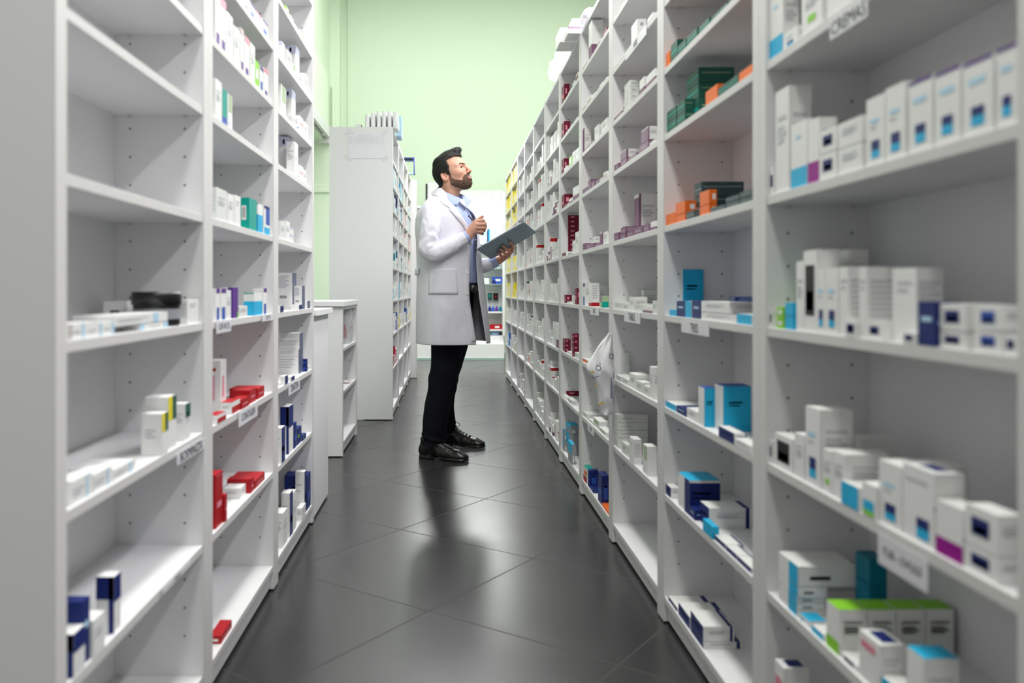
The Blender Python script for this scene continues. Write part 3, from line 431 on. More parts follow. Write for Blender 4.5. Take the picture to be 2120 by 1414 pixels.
# farther right bays: smaller cartons standing in loose rows
PAL = {5: [('w', 5), ('v', 4), ('mt', 2), ('mw', 1), ('kt', 1), ('ms', 1)], 6: [('w', 6), ('v', 5), ('bn2', 2), ('mt', 1), ('x', 2)], 7: [('w', 5), ('kt', 2), ('x', 3), ('v', 2), ('on', 1)],
       8: [('w', 5), ('x', 3), ('kt', 1), ('v', 2), ('bw', 1)]}
rr = random.Random(11)
def fill(X, sgn, y0, y1, zs, zc, pal, dens, bn, sh, grp, dep=DEP):
    y = y0+.004+rr.random()*.03; k = 0
    ch = [s for s, n in pal for _ in range(n)]
    while y < y1-.03:
        k += 1; w = rr.choice((.03, .045, .06, .08, .05)); w = min(w, y1-y-.004)
        if w < .02: break
        if rr.random() < dens:
            st = rr.choice(ch); h = rr.choice((.04, .06, .08, .11, .14)); h = min(h, zc-zs-.02); d = rr.choice((.07, .1, .13)); n = 2 if h < .05 and rr.random() < .5 else 1
            for q in range(n):
                lab = '%s%s, %s along, %s shelf up, %s' % (ST[st][0], ' at level %s' % ('one', 'two')[q] if n > 1 else '', ORD[k], ORD[sh+1], bn)
                if len(lab.split()) > 16: lab = lab.replace('white ', '', 1).replace(' with ', ', ', 1)
                if len(lab.split()) > 16: lab = lab.replace(' and ', ' ', 1).replace(' carton', '', 1)
                carton(X, sgn, .005+rr.random()*.012, y, y+w, d, zs+q*(h+.0005), zs+q*(h+.0005)+h, st, lab, grp)
        y += w+.002+rr.random()*.012
for b in range(5, 9):
    for s in range(9):
        if (b, s) in ((5, 8), (6, 8), (7, 0), (8, 1), (7, 8), (8, 8)): continue
        fill(XR, 1, YR[b]+.0375, YR[b+1]-.0375, SR[s]+BT+.0004, (SR[s+1] if s < 8 else TOP-BT), PAL[b], .82, NR[b], s, 'medicine boxes in the '+NR[b])
# the farthest cartons, too small and too many to tell apart, as one object
CART.sort(key=lambda t: -t[0])
seen = set()
for a, c in CART[:300]:
    lab = c[9]; c = list(c)
    for word in ('behind', 'deeper', 'third deep', 'rearmost', 'upper', 'lower', 'middle'):
        if lab not in seen: break
        lab = c[9].replace(' along', ' along %s' % word, 1)
    if len(lab.split()) > 16: lab = lab.replace(' shelf up', ' shelf', 1)
    if len(lab.split()) > 16: lab = lab.replace('white ', '', 1)
    seen.add(lab); m = MB(); org = carton_mesh(m, *c)
    tag(m.build('medicine_box', None, org), lab, 'medicine box', c[10])
m = MB()
for a, c in CART[300:]: carton_mesh(m, *c)
def fill_stuff(X, sgn, y0, y1, zs, zc, cols, dens, dmax=.13):
    y = y0+.005
    while y < y1-.02:
        w = min(rr.choice((.03, .045, .06)), y1-y-.003)
        if rr.random() < dens:
            c = rr.choice(cols); h = min(rr.choice((.05, .08, .11, .14)), zc-zs-.02); d = dmax*rr.uniform(.6, 1); a = X+sgn*.006; b_ = X+sgn*(.006+d); xs = sorted((a, b_))
            m.box(xs[0], xs[1], y, y+w, zs, zs+h, cm(c))
            m.box(min(a, a-sgn*.0006), max(a, a-sgn*.0006), y+w*.2, y+w*.8, zs+h*.3, zs+h*.62, cm(rr.choice('HLVE' if c == 'W' else 'WV')))
        y += w+.003
for b in (9, 10):
    for s in range(1, 9):
        cols = 'YYYYV' if s >= 3 else ('BWWC' if s == 1 else 'YWWV')
        if s == 2 and b == 9: cols = 'WWV'
        if s == 1 and b == 9: cols = 'WWJG'
        fill_stuff(XR, 1, YR[b]+.038, YR[b+1]-.038, SR[s]+BT+.0004, SR[s+1] if s < 8 else TOP-BT, cols, .85 if s > 3 else .6)
for b in range(4):
    for s in range(0, 8):
        cols = ['RWM', 'RWWI', 'WYBLWWW', 'WCWWWL', 'WWTWHW', 'WCWWWH', 'WWLWN', 'WWWCLW'][s]
        if b > 1: cols += 'WAWI'
        if (s == 0) or (s == 1 and b > 0): continue
        fill_stuff(-.411, -1, YF[b]+.038, YF[b+1]-.038, SL[s]+BT+.0004, SL[s+1], cols, .8 if s > 2 else .5)
tag(m.build('medicine_boxes'), 'the many small white, maroon and yellow cartons deep in the shelving rows', 'medicine box', None, 'stuff')
# ---------------------------------------------------------------- shelf labels with lettering
ink = mat('black_print', (.02, .02, .025), .6, .2); tagm = mat('label_paper', (.70, .70, .73), .4, .4)
def shelf_tag(side, sh, xa, xb, ytop, ybot, txt_, label, size=.6):
    X, sgn, S = (XR, 1, SR) if side == 'R' else (-XL, -1, SL)
    Y0, Y1 = sorted((F*abs(X)/abs(xa-VX), F*abs(X)/abs(xb-VX))); ym = (Y0+Y1)/2
    zt = H+(VY-ytop)*ym/F; zb = H+(VY-ybot)*ym/F; zt = min(zt, S[sh]+BT-.001); x = X-sgn*.0018
    m = MB(); xs = sorted((x, x-sgn*.0012)); m.box(xs[0], xs[1], Y0, Y1, zb, zt, tagm)
    if txt_:
        w = Y1-Y0; h = min((zt-zb)*size, w/len(txt_)*1.25)
        text_into(m, txt_, ink, (x-sgn*.0018, ym, (zt+zb)/2), (0, -sgn, 0), (0, 0, 1), h*1.2)
    tag(m.build('shelf_label', None, (x, ym, (zt+zb)/2)), label, 'label', 'printed shelf labels')
shelf_tag('R', 3, 1294, 1327, 641, 668, 'TABLE', 'white shelf label with short black lettering in the third right bay', .8)
shelf_tag('R', 3, 1413, 1470, 668, 692, 'TRES', 'white shelf label below the tall cyan carton, second right bay', .9)
shelf_tag('R', 3, 1223, 1241, 637, 652, 'BUX', 'small white shelf label under the red based cartons, fourth right bay', .8)
shelf_tag('R', 1, 1218, 1231, 872, 897, 'FAR', 'small hanging shelf label just below the plastic bag', .6)
shelf_tag('R', 2, 1822, 1925, 1130, 1195, 'TUB - OVULE', 'large hanging shelf label in the nearest right bay', .35)
shelf_tag('R', 5, 1722, 1800, 20, 60, 'CREMAS', 'blurred shelf label at the top of the nearest right bay', .9)
shelf_tag('R', 7, 1297, 1340, 75, 100, 'AIRE', 'pale shelf label near the top of the third right bay', .8)
shelf_tag('L', 2, 364, 421, 922, 945, 'BOSMINIZIX', 'white shelf label with dark lettering under the green patched cartons', 1)
shelf_tag('L', 1, 334, 392, 1165, 1200, 'PHILIX', 'white shelf label with black lettering on the lower left shelf', .9)
shelf_tag('L', 3, 446, 476, 662, 688, 'COR VIS 2%', 'shelf label at the near end of the second left bay', .8)
shelf_tag('L', 3, 541, 564, 650, 664, 'OXY 10', 'shelf label at the far end of the second left bay', .8)
shelf_tag('L', 2, 492, 531, 836, 872, 'CONTUGEN', 'shelf label under the stacked red cartons', .6)
shelf_tag('L', 2, 596, 619, 790, 812, 'TENSTEN', 'shelf label under the white and navy cartons, third left bay', .8)
# ---------------------------------------------------------------- far end of the room
pinkm = mat('carton_pink_pack', (.80, .40, .48), .4, .4); glassm = mat('pale_glass', (.55, .75, .70), .1, .5, alpha=.55); chrome = mat('chrome', (.6, .6, .62), .25, .5, 1)
bluepl = mat('pale_blue_plastic', (.35, .55, .80), .2, .5, alpha=.75); nav = mat('navy_plastic', (.03, .08, .30), .3, .5); blk = mat('black_plastic', (.012, .012, .014), .3, .5)
Yd = 11.6
e = empty('display_rack', (.2, Yd+.1, 0), 'white backlit looking display rack across the far end of the aisle', 'display rack')
def px(x, Y=Yd): return (x-VX)*Y/F
def pz(y, Y=Yd): return H+(VY-y)*Y/F
m = MB(); m.box(px(944), px(1043), Yd+.25, Yd+.29, .12, pz(390), white); m.box(px(862), px(944), Yd+.25, Yd+.29, .12, pz(424), white)
for x in (1001, 1022): m.box(px(x)-.002, px(x)+.002, Yd+.247, Yd+.25, 1.2, pz(392), edge)
m.build('back_panel', e, bevel=.002)
m = MB(); m.box(px(858), px(1043), Yd-.12, Yd+.29, .02, .215, white); m.build('base', e, bevel=.004)
m = MB(); m.box(px(858), px(1043), Yd-.14, Yd-.12, .0, .02, glassm); m.box(px(858), px(1043), Yd-.11, Yd+.2, 0, .02, dark); m.build('kick_strip', e)  # dark slab colours in the shade below the base
m = MB(); m.box(px(862), px(1043), Yd-.02, Yd+.25, .215, .32, white); m.build('base_step', e, bevel=.004)
m = MB(); m.box(px(1040), px(1044), Yd-.1, Yd+.29, .32, pz(400), white); m.build('side_panel', e, bevel=.002)
for y, g in ((503, 0), (556, 1), (588, 1), (645, 0), (682, 0)):
    m = MB(); m.box(px(948), px(1040)-.002, Yd-.02, Yd+.249, pz(y)-.022 if not g else pz(y)-.008, pz(y), glassm if g else white); m.build('shelf', e, bevel=.001)
for y in (572, 600, 660, 690):
    m = MB(); m.box(px(1000), px(1034), Yd+.235, Yd+.249, pz(y)-.012, pz(y), edge); m.build('slat_rail', e)
m = MB(); m.box(px(858), px(945), Yd+.16, Yd+.25, pz(424)-.03, pz(424), white); m.build('top_ledge', e, bevel=.003)
def simple(name, x0, x1, y0, y1, ya, dep, mt, label, cat, group=None, extra=None, Y=Yd, z0=None, r=.004):
    """box-shaped thing given by its outline in the photo and its distance"""
    m = MB(); zb = pz(y1, Y) if z0 is None else z0; m.box(px(x0, Y), px(x1, Y), Y+ya, Y+ya+dep, zb, pz(y0, Y), mt)
    if extra: extra(m, px(x0, Y), px(x1, Y), Y+ya, zb, pz(y0, Y))
    o = m.build(name, None, ((px(x0, Y)+px(x1, Y))/2, Y+ya+dep/2, zb), bevel=r); return tag(o, label, cat, group)
def face(rs):
    def f(m, xa, xb, y, za, zb):
        for u0, v0, u1, v1, c in rs:
            m.quad([(xa+(xb-xa)*u0, y-.001, za+(zb-za)*v0), (xa+(xb-xa)*u1, y-.001, za+(zb-za)*v0), (xa+(xb-xa)*u1, y-.001, za+(zb-za)*v1), (xa+(xb-xa)*u0, y-.001, za+(zb-za)*v1)], cm(c))
    return f
zs = pz(503)
simple('product_box', 999, 1008.5, 478, 503, .0, .1, cm('L'), 'white and blue product box on the upper display shelf', 'product box', None, face([(.2, .2, .9, .6, 'W')]), z0=zs+.0005)
simple('product_box', 1009, 1028, 474, 503, .0, .1, cm('H'), 'blue grey product box with white discs on the upper display shelf', 'product box', None, face([(0, 0, .12, 1, 'N'), (.12, 0, .25, 1, 'C'), (.5, .1, .95, .6, 'W')]), z0=zs+.0005)
simple('poster', 984, 999, 434, 462, .235, .012, cm('W'), 'small pale blue printed poster on the display back', 'poster', None, face([(.1, .1, .8, .5, 'L'), (.1, .7, .8, .8, 'Z')]), r=.001)
zs = pz(588)+.0005
simple('product_box', 1019, 1041, 573, 588, .02, .1, cm('B'), 'bright blue box lying on the middle glass shelf', 'product box', None, face([(.3, .4, .8, .7, 'W'), (0, 0, .35, .5, 'N')]), z0=zs)
simple('product_box', 1001, 1013, 576, 588, .02, .1, cm('V'), 'pale grey packet on the middle glass shelf', 'product box', None, None, z0=zs)
zs = pz(556)+.0005
for i, (x0, x1, y0, c) in enumerate(((1003, 1010, 543, 'E'), (1012, 1019, 540, 'V'), (1021, 1027, 536, 'L'), (1030, 1036, 541, 'W'))):
    m = MB(); cx = (px(x0)+px(x1))/2; r = (px(x1)-px(x0))/2; m.lathe((cx, Yd+.1, zs), [(.001, 0), (r, 0), (r, (pz(y0)-zs)*.7), (r*.45, (pz(y0)-zs)*.8), (r*.45, pz(y0)-zs), (.001, pz(y0)-zs)], cm(c), 14)
    tag(m.build('jar', None, (cx, Yd+.1, zs), True), ['grey jar, leftmost on the upper glass shelf', 'cream jar, second on the upper glass shelf', 'tall pale blue jar on the upper glass shelf', 'white jar, rightmost on the upper glass shelf'][i], 'jar', 'jars on the glass shelf')
simple('hanging_pack', 1011, 1020, 607, 625, .18, .03, cm('S'), 'dark green hanging pack on the display', 'pack', 'hanging packs on the display', face([(.2, .5, .8, .9, 'J'), (.1, .05, .9, .15, 'E')]))
simple('hanging_pack', 1023, 1033, 607, 625, .18, .03, cm('K'), 'black hanging pack beside the dark green one', 'pack', 'hanging packs on the display', face([(.3, .5, .7, .7, 'R'), (.1, .05, .9, .15, 'E')]))
zs = pz(645)+.0005
for i, (x0, c, w) in enumerate(((1011, 'N', 'navy'), (1018, 'B', 'blue'), (1025.5, 'U', 'violet'), (1033, 'T', 'teal'))):
    m = MB(); cx = px(x0+3.2); r = .021
    m.lathe((cx, Yd+.06, zs), [(.001, 0), (r, 0), (r*1.1, .02), (r, .05), (r*.5, .06), (r*.5, .075), (.001, .075)], cm(c), 12)
    tag(m.build('bottle', None, (cx, Yd+.06, zs), True), 'small %s bottle on the lower display shelf' % w, 'bottle', 'small bottles on the display')
simple('product_box', 1014, 1041, 672, 682, .02, .12, cm('R'), 'long red box lying on the lowest display shelf', 'product box', None, face([(.4, .3, .75, .7, 'W')]), z0=pz(682)+.0005)
m = MB(); c = (px(1025), Yd+.08, .3205); m.lathe(c, [(.001, 0), (.065, 0), (.07, .02), (.06, .045), (.03, .055), (.02, .06)], bluepl, 20); m.lathe(c, [(.021, .058), (.021, .08), (.001, .08)], blk, 16)
tag(m.build('bowl', None, c, True), 'pale blue plastic bowl with black knob on the display base', 'bowl')
m = MB(); c = (px(868), Yd+.0, .3205)
for k in range(3): m.lathe((c[0]+.005*k, c[1], c[2]+.045*k), [(.001, 0), (.05, 0), (.05, .04), (.001, .04)], pinkm, 16)
tag(m.build('pink_tub', None, c, True), 'stacked pink tubs at the left end of the display base', 'tub')
m = MB(); m.box(px(876), px(884), Yd-.01, Yd+.1, .3205, .345, glassm); tag(m.build('dish', None, (px(880), Yd+.04, .3205), bevel=.004), 'small green glass dish beside the pink tubs', 'dish')
# appliance on the left ledge
m = MB(); c = (px(897), Yd+.2, pz(424)+.0005)
hgt = pz(376)-pz(424); m.box(px(884), px(912), Yd+.10, Yd+.24, c[2], c[2]+hgt, white); e2 = m.build('white_appliance', None, c, bevel=.025); tag(e2, 'white rounded appliance standing on the display ledge behind the man', 'appliance')
m = MB(); m.box(px(880.5), px(884)+.003, Yd+.11, Yd+.235, c[2]+.01, c[2]+hgt-.015, blk); m.build('dark_side', e2, bevel=.006)
m = MB(); m.lathe((px(902), Yd+.10, c[2]+hgt*.52), [(.001, -.008), (.05, -.008), (.062, .0), (.062, .01)], cm('H'), 24, 'y'); m.build('dial', e2, smooth=True)
# wall bracket
m = MB(); m.box(.70, .76, 10.6, 10.62, pz(466, 10.6), pz(458, 10.6), white); m.box(.66, .72, 10.6, 10.62, pz(472, 10.6), pz(463, 10.6), white)
m.box(.755, .77, 10.55, 10.7, .0, pz(455, 10.6), white); tag(m.build('end_post', None, (.76, 10.6, 0), bevel=.003), 'white post with a small bracket at the far end of right shelving', 'post')
# blue frame on the far left row
e = empty('blue_display_frame', (-.47, 8.7, 2.138), 'blue rectangular display frame standing on top of the far left shelving', 'frame')
xa, xb, za, zb = px(833, 8.7), px(859, 8.7), 2.138, pz(327, 8.7)
m = MB(); m.box(xa, xb, 8.66, 8.74, zb-.035, zb, nav); m.box(xb-.012, xb, 8.66, 8.74, za, zb-.035, nav); m.box(xa, xa+.012, 8.66, 8.74, za, zb-.035, nav); m.box(xa, xb, 8.66, 8.74, za, za+.01, cm('L')); m.build('frame', e, bevel=.002)
m = MB(); m.box(xa+.02, xb-.02, 8.65, 8.66, zb-.03, zb-.012, cm('K')); m.build('header_sign', e)
# taped paper
pap = mat('printer_paper', (.78, .78, .83), .5, .3); tape = mat('clear_tape', (.85, .85, .87), .15, .6, alpha=.14)
Yp = 6.139
m = MB(); x0, x1, z1, z0 = px(720, Yp), px(798, Yp), pz(274, Yp), pz(328, Yp); m.box(x0, x1, Yp-.0012, Yp-.0002, z0, z1, pap)
def ln(u0, v0, u1, v1): m.quad([(x0+(x1-x0)*u0, Yp-.0018, z1-(z1-z0)*v1), (x0+(x1-x0)*u1, Yp-.0018, z1-(z1-z0)*v1), (x0+(x1-x0)*u1, Yp-.0018, z1-(z1-z0)*v0), (x0+(x1-x0)*u0, Yp-.0018, z1-(z1-z0)*v0)], cm('H'))
ln(.03, .035, .16, .05); ln(.27, .105, .64, .113)
for r in range(6): ln(.02, .16+r*.055, .95, .163+r*.055)
for cc in (.02, .2, .3, .42, .55, .68, .8, .95): ln(cc, .16, cc+.003, .437)
for r in range(5):
    for cc in (.06, .23, .34, .46, .6, .73):
        if rr.random() < .8: ln(cc, .18+r*.055, cc+.05, .19+r*.055)
o = m.build('taped_paper', None, ((x0+x1)/2, Yp, (z0+z1)/2)); tag(o, 'printed table sheet taped high on the white far shelving side', 'paper')
for (cx, cz) in ((x0, z0), (x1, z1), (x1, z0), (x0, z1)):
    m = MB(); m.box(cx-.03, cx+.03, Yp-.0026, Yp-.002, cz-.012, cz+.012, tape); t = m.build('tape_strip', o, (cx, Yp, cz)); t.rotation_euler = (0, .8 if (cx-x0)*(cz-z0) == 0 and (cx == x0) != (cz == z1) else -.8, 0)
# white packs on the far left row
pk = mat('white_foil_pack', (.86, .86, .88), .3, .5, bump=.4, bscale=30); film = mat('clear_film', (.85, .86, .88), .12, .6, alpha=.30, bump=.6, bscale=40)
def wobble(mb, amp, sc, seed=0):
    for i, v in enumerate(mb.v):
        p = Vector(v); n = noise.noise_vector(p*sc+Vector((seed, 0, 0))); mb.v[i] = tuple(p+n*amp)
def soft_pack(cx, cy, z0, sx, sy, sz, mt, name, label, cat, group, seed=0, bulge=.25, amp=.006):
    m = MB(); rows = []
    for i in range(9):
        t = i/8; row = []
        k = 1-bulge*abs(2*t-1)**3
        for j in range(20):
            a = 2*math.pi*j/20; c, s = math.cos(a), math.sin(a); q = (abs(c)**4+abs(s)**4)**-.25
            row.append((cx+c*q*sx/2*k, cy+s*q*sy/2*k, z0+sz*t))
        rows.append(row)
    m.grid(rows, mt, True); m.fan(rows[0], mt, True); m.fan(rows[-1], mt)
    zmin = z0; wobble(m, amp, 14, seed); m.v = [(x, y, max(z, zmin)) for x, y, z in m.v]
    return tag(m.build(name, None, (cx, cy, z0), True), label, cat, group)
zt = TOP-.01+.0006
for i, (x0, x1, yt) in enumerate(((757, 768, 241), (769, 780, 238), (781, 791, 236), (792, 802, 235), (803, 813, 236), (814, 826, 237))):
    Yq = 6.30; soft_pack((px(x0, Yq)+px(x1, Yq))/2, Yq, zt, px(x1, Yq)-px(x0, Yq)-.002, .2, pz(yt, Yq)-zt, pk, 'white_pack', 'white wrapped pack on the far left shelving top, %s from left' % ORD[i+1], 'pack', 'white packs on the shelving top', i, .08, .004)
Yq = 6.62; soft_pack(px(829, Yq)-.01, Yq, zt, .05, .22, pz(245, Yq)-zt, cm('L'), 'blue_pack', 'pale blue pack at the right end behind the white packs', 'pack', None, 8, .08, .002)
m = MB(); m.box(px(738, 6.3), px(750, 6.3), 6.22, 6.36, zt, zt+.035, cm('V')); m.box(px(750, 6.3), px(752, 6.3)-.003, 6.22, 6.36, zt, zt+.03, blk); tag(m.build('small_carton', None, (px(745, 6.3), 6.3, zt), bevel=.002), 'small grey carton with black end left of the white packs', 'carton')
# goods on the right row's top
zt = TOP+.0006
def topbox(x0, x1, yt, Y, dep, mt, label, name='top_carton', fc=None):
    m = MB(); xa, xb = px(x0, Y), px(x1, Y); m.box(xa, xb, Y, Y+dep, zt, pz(yt, Y), mt)
    if fc: face(fc)(m, xa, xb, Y, zt, pz(yt, Y))
    return tag(m.build(name, None, ((xa+xb)/2, Y+dep/2, zt), bevel=.002), label, 'carton', 'cartons on top of the right row')
def tcart(x0, w, Y, dep, z0, yt, mt, label, fc=None):
    m = MB(); xa = px(x0, Y); z1 = pz(yt, Y); m.box(xa, xa+w, Y, Y+dep, z0, z1, mt)
    if fc: face(fc)(m, xa, xa+w, Y, z0, z1)
    return tag(m.build('top_carton', None, (xa+w/2, Y+dep/2, z0), bevel=.002), label, 'carton', 'cartons on top of the right row')
tcart(1159, .17, 4.08, .16, zt, 57, cm('W'), 'white lined carton overhanging the right shelving top', [(0, .3, 1, .31, 'H'), (0, .55, 1, .56, 'H'), (0, .8, 1, .81, 'H'), (.3, .3, .31, .8, 'H')])
tcart(1176, .17, 3.94, .13, zt, 55, cm('W'), 'white carton with mauve corner overhanging the right shelving top', [(0, .72, .55, 1, 'F'), (.05, .4, .6, .46, 'H')])
tcart(1184, .14, 3.95, .11, H+(VY-55)*3.94/F+.0006, 38, cm('W'), 'small white carton with dark print, topmost on the right shelving', [(.1, .5, .5, .58, 'E')])
soft_pack(px(1157, 4.5)+.05, 4.5, zt, .13, .16, pz(101, 4.5)-zt, film, 'clear_plastic_bag', 'clear crinkled plastic bag on the right shelving top, nearer one', 'bag', 'plastic bags on the right row', 3, .3, .014)
soft_pack(px(1139, 4.8)+.06, 4.8, zt, .14, .20, pz(127, 4.8)-zt, film, 'clear_plastic_bag', 'clear crinkled plastic bag on the right shelving top, farther one', 'bag', 'plastic bags on the right row', 5, .3, .014)
soft_pack(.64, 3.78, zt, .10, .16, .045, mat('lilac_film', (.75, .70, .78), .2, .5, alpha=.6), 'wrapped_pack', 'lilac film wrapped pack on the right shelving top, nearest', 'pack', None, 9, .15, .006)
# plastic pack and leaflets in the low open cabinet
zc_ = .598+BT+.0006
soft_pack(-.662, 5.30, zc_, .11, .24, .205, mat('pvc_bag', (.80, .80, .82), .1, .6, alpha=.38, bump=.8, bscale=25), 'clear_plastic_pack', 'clear plastic pack with red fitting inside the low open cabinet', 'pack', None, 4, .25, .02)
m = MB(); m.lathe((-.662, 5.27, zc_+.03), [(.001, 0), (.02, 0), (.022, .05), (.012, .075), (.012, .09), (.001, .09)], cm('R'), 14)
tag(m.build('red_bottle', None, (-.662, 5.27, zc_+.03), True), 'red fitting seen through the clear plastic pack', 'bottle')
m = MB()
for k in range(4):
    a = .2*k-.2; c, s = math.cos(a), math.sin(a); zz = .352+BT+.0006+k*.002; q = []
    for u, v in ((-.06, -.09), (.06, -.09), (.06, .09), (-.06, .09)): q.append((-.685+u*.8*c-v*s, 5.30+u*s+v*c))
    n = len(m.v); m.v += [(x, y, zz) for x, y in q]+[(x, y, zz+.0016) for x, y in q]
    for f in ((0, 3, 2, 1), (4, 5, 6, 7), (0, 1, 5, 4), (1, 2, 6, 5), (2, 3, 7, 6), (3, 0, 4, 7)): m.f.append(tuple(n+i for i in f)); m.m.append(m.mi(cm('AEIV'[k])))
tag(m.build('leaflets', None, (-.685, 5.30, .37)), 'small pile of brown and pink leaflets in the low open cabinet', 'leaflet')
# round black tub on the left
zj = SL[3]+BT+.0006
Yj = 1.735; cx = -.602; r = .0495
m = MB(); hj = H+(VY-604)*Yj/F-zj; hj = max(hj, .05)
cj = (cx, Yj, zj)
m.lathe(cj, [(.001, 0), (r*.9, 0), (r*.94, .004), (r*.94, hj*.62)], blk, 40); ob = m.build('black_tub', None, cj, True); tag(ob, 'round black plastic tub with ridged lid on the nearest left bay', 'tub')
m = MB(); m.lathe(cj, [(r*.9, hj*.60), (r, hj*.62), (r, hj*.9), (r*.97, hj), (r*.9, hj), (.001, hj*.98)], blk, 40); m.build('lid', ob, cj, True)
m = MB(); m.lathe(cj, [(r*.945, hj*.2), (r*.945, hj*.5)], cm('E'), 40); m.build('silver_label', ob, cj, True, 0)
# hanging plastic bag on the right row
bagm = mat('white_plastic_film', (.80, .80, .83), .28, .5, bump=.5, bscale=35); bagp = mat('bag_slate_print', (.10, .12, .22), .4, .3); bagy = mat('bag_yellow_print', (.80, .55, .03), .4, .3)
Yb = 3.085; prof = [(690, 1258, 1268), (700, 1252, 1268), (712, 1243, 1268), (725, 1233, 1270), (738, 1225, 1271), (752, 1217, 1271), (764, 1212, 1272), (771, 1218, 1272), (782, 1226, 1273), (795, 1232, 1273), (810, 1237, 1273), (825, 1239, 1273), (838, 1239, 1272), (848, 1239, 1271), (854, 1241, 1269), (858, 1245, 1265)]
m = MB(); rows = []
for i, (y, xa, xb) in enumerate(prof):
    a, b, z = px(xa, Yb), px(xb, Yb), pz(y, Yb); row = []; th = .010+.022*math.sin(math.pi*min(i/13, 1))
    for j in range(28):
        t = 2*math.pi*j/28; c, s = math.cos(t), math.sin(t)
        p = Vector(((a+b)/2+c*(b-a)/2, Yb+s*th, z)); n = noise.noise(Vector((p.x*28, s*2, p.z*9)))
        n2 = noise.noise(Vector((p.x*60+3, s, p.z*22)))
        rn = 1-abs(noise.noise(Vector((p.x*45+7, s*1.5+c, p.z*16))))*3.2; p.y += n*.020*abs(s)+n2*.008+rn*.007*(-1 if s < 0 else 1); p.x += noise.noise(Vector((i*.9, j*.3, 3)))*.006; row.append(p)
    rows.append(row)
m.grid(rows, bagm, True); m.fan(rows[-1], bagm); m.fan(rows[0], bagm, True)
bag = m.build('plastic_bag', None, rows[0][0], True); tag(bag, 'white plastic bag with slate print hanging from the right shelving post', 'bag')
sb = bag.modifiers.new('s', 'SUBSURF'); sb.levels = sb.render_levels = 1
def bagprint(segs, mt, w=.0022):
    m = MB()
    for (xa, ya), (xb, yb) in segs:
        p, q = W(xa, ya, Yb-.034), W(xb, yb, Yb-.034); d = (q-p).normalized(); n = Vector((-d.z, 0, d.x))*w
        for s in (0,): m.quad([p+n, q+n, q-n, p-n], mt)
    return m
def sc_(cx, cy, r, a0=0, a1=360, k=10): return [((cx+r*math.cos(math.radians(a0+(a1-a0)*i/k)), cy+r*math.sin(math.radians(a0+(a1-a0)*i/k))), (cx+r*math.cos(math.radians(a0+(a1-a0)*(i+1)/k)), cy+r*math.sin(math.radians(a0+(a1-a0)*(i+1)/k)))) for i in range(k)]
segs = sc_(1239, 762, 5)+[((1243, 757), (1243, 751)), ((1228, 780), (1246, 774)), ((1226, 783), (1240, 779))]+sc_(1267, 738, 5)+[((1262, 733), (1270, 744)), ((1258, 762), (1270, 760)), ((1258, 764), (1270, 762))]
for y in range(773, 826, 3): segs.append(((1266, y), (1270.5, y)))
segs += [((1265, 772), (1266, 826)), ((1271, 772), (1271.5, 826))]
m = bagprint(segs, bagp, .0014)
m.build('slate_print', bag); m = MB()
for s in [((1224, 771), (1231, 771)), ((1232, 797), (1236, 798)), ((1240, 837), (1251, 834)), ((1240, 842), (1243, 838))]:
    q = bagprint([s], bagy, .003); n = len(m.v); m.v += q.v; m.f += [tuple(n+i for i in f) for f in q.f]; m.m += [m.mi(bagy)]*len(q.f)
pr = m.build('yellow_print', bag)
for pr in [o for o in bag.children]:
    sw = pr.modifiers.new('w', 'SHRINKWRAP');  sw.target = bag; sw.wrap_method = 'PROJECT'; sw.use_project_y = True; sw.use_negative_direction = True; sw.use_positive_direction = True; sw.offset = .001
sd = MB()
# ---------------------------------------------------------------- the man
def surf(f, lo, hi, h):
    """mesh of the level set f = 0 (inside negative) on a grid of step h"""
    ax = [np.arange(lo[i], hi[i]+h, h, dtype=np.float32) for i in range(3)]
    X, Y, Z = np.meshgrid(*ax, indexing='ij'); v = f(X, Y, Z).astype(np.float32)
    nx, ny, nz = v.shape; cs = (nx-1, ny-1, nz-1); acc = np.zeros(cs+(3,), np.float32); cnt = np.zeros(cs, np.int32)
    co = [(i, j, k) for i in (0, 1) for j in (0, 1) for k in (0, 1)]
    sl = lambda c: v[c[0]:nx-1+c[0], c[1]:ny-1+c[1], c[2]:nz-1+c[2]]
    for a in co:
        for d in range(3):
            if a[d] == 0:
                b = list(a); b[d] = 1; va, vb = sl(a), sl(b); mk = (va < 0) != (vb < 0)
                t = va[mk]/(va[mk]-vb[mk]); p = np.zeros((mk.sum(), 3), np.float32)+np.array(a, np.float32); p[:, d] += t; acc[mk] += p; cnt[mk] += 1
    mk = cnt > 0; idx = -np.ones(cs, np.int64); idx[mk] = np.arange(mk.sum())
    base = np.argwhere(mk).astype(np.float32); P = (base+acc[mk]/cnt[mk][:, None])*h+np.array(lo, np.float32)
    Q = []
    s = v < 0
    for d in range(3):
        e1, e2 = [(1, 2), (2, 0), (0, 1)][d]
        a = [slice(None)]*3; b = [slice(None)]*3; a[d] = slice(0, -1); b[d] = slice(1, None)
        for e in (e1, e2): a[e] = slice(1, -1); b[e] = slice(1, -1)
        sa, sb = s[tuple(a)], s[tuple(b)]; ch = np.argwhere(sa != sb); fl = sa[tuple(ch.T)]
        ch = ch.copy(); ch[:, e1] += 1; ch[:, e2] += 1
        def cell_(o1, o2):
            c = ch.copy(); c[:, e1] += o1; c[:, e2] += o2; return idx[tuple(c.T)]
        q = np.stack([cell_(-1, -1), cell_(0, -1), cell_(0, 0), cell_(-1, 0)], 1); q[~fl] = q[~fl][:, ::-1]; Q.append(q)
    return P, np.concatenate(Q)
def smin(a, b, k):
    h = np.clip(.5+.5*(b-a)/k, 0, 1); return b*(1-h)+a*h-k*h*(1-h)
def smax(a, b, k): return -smin(-a, -b, k)
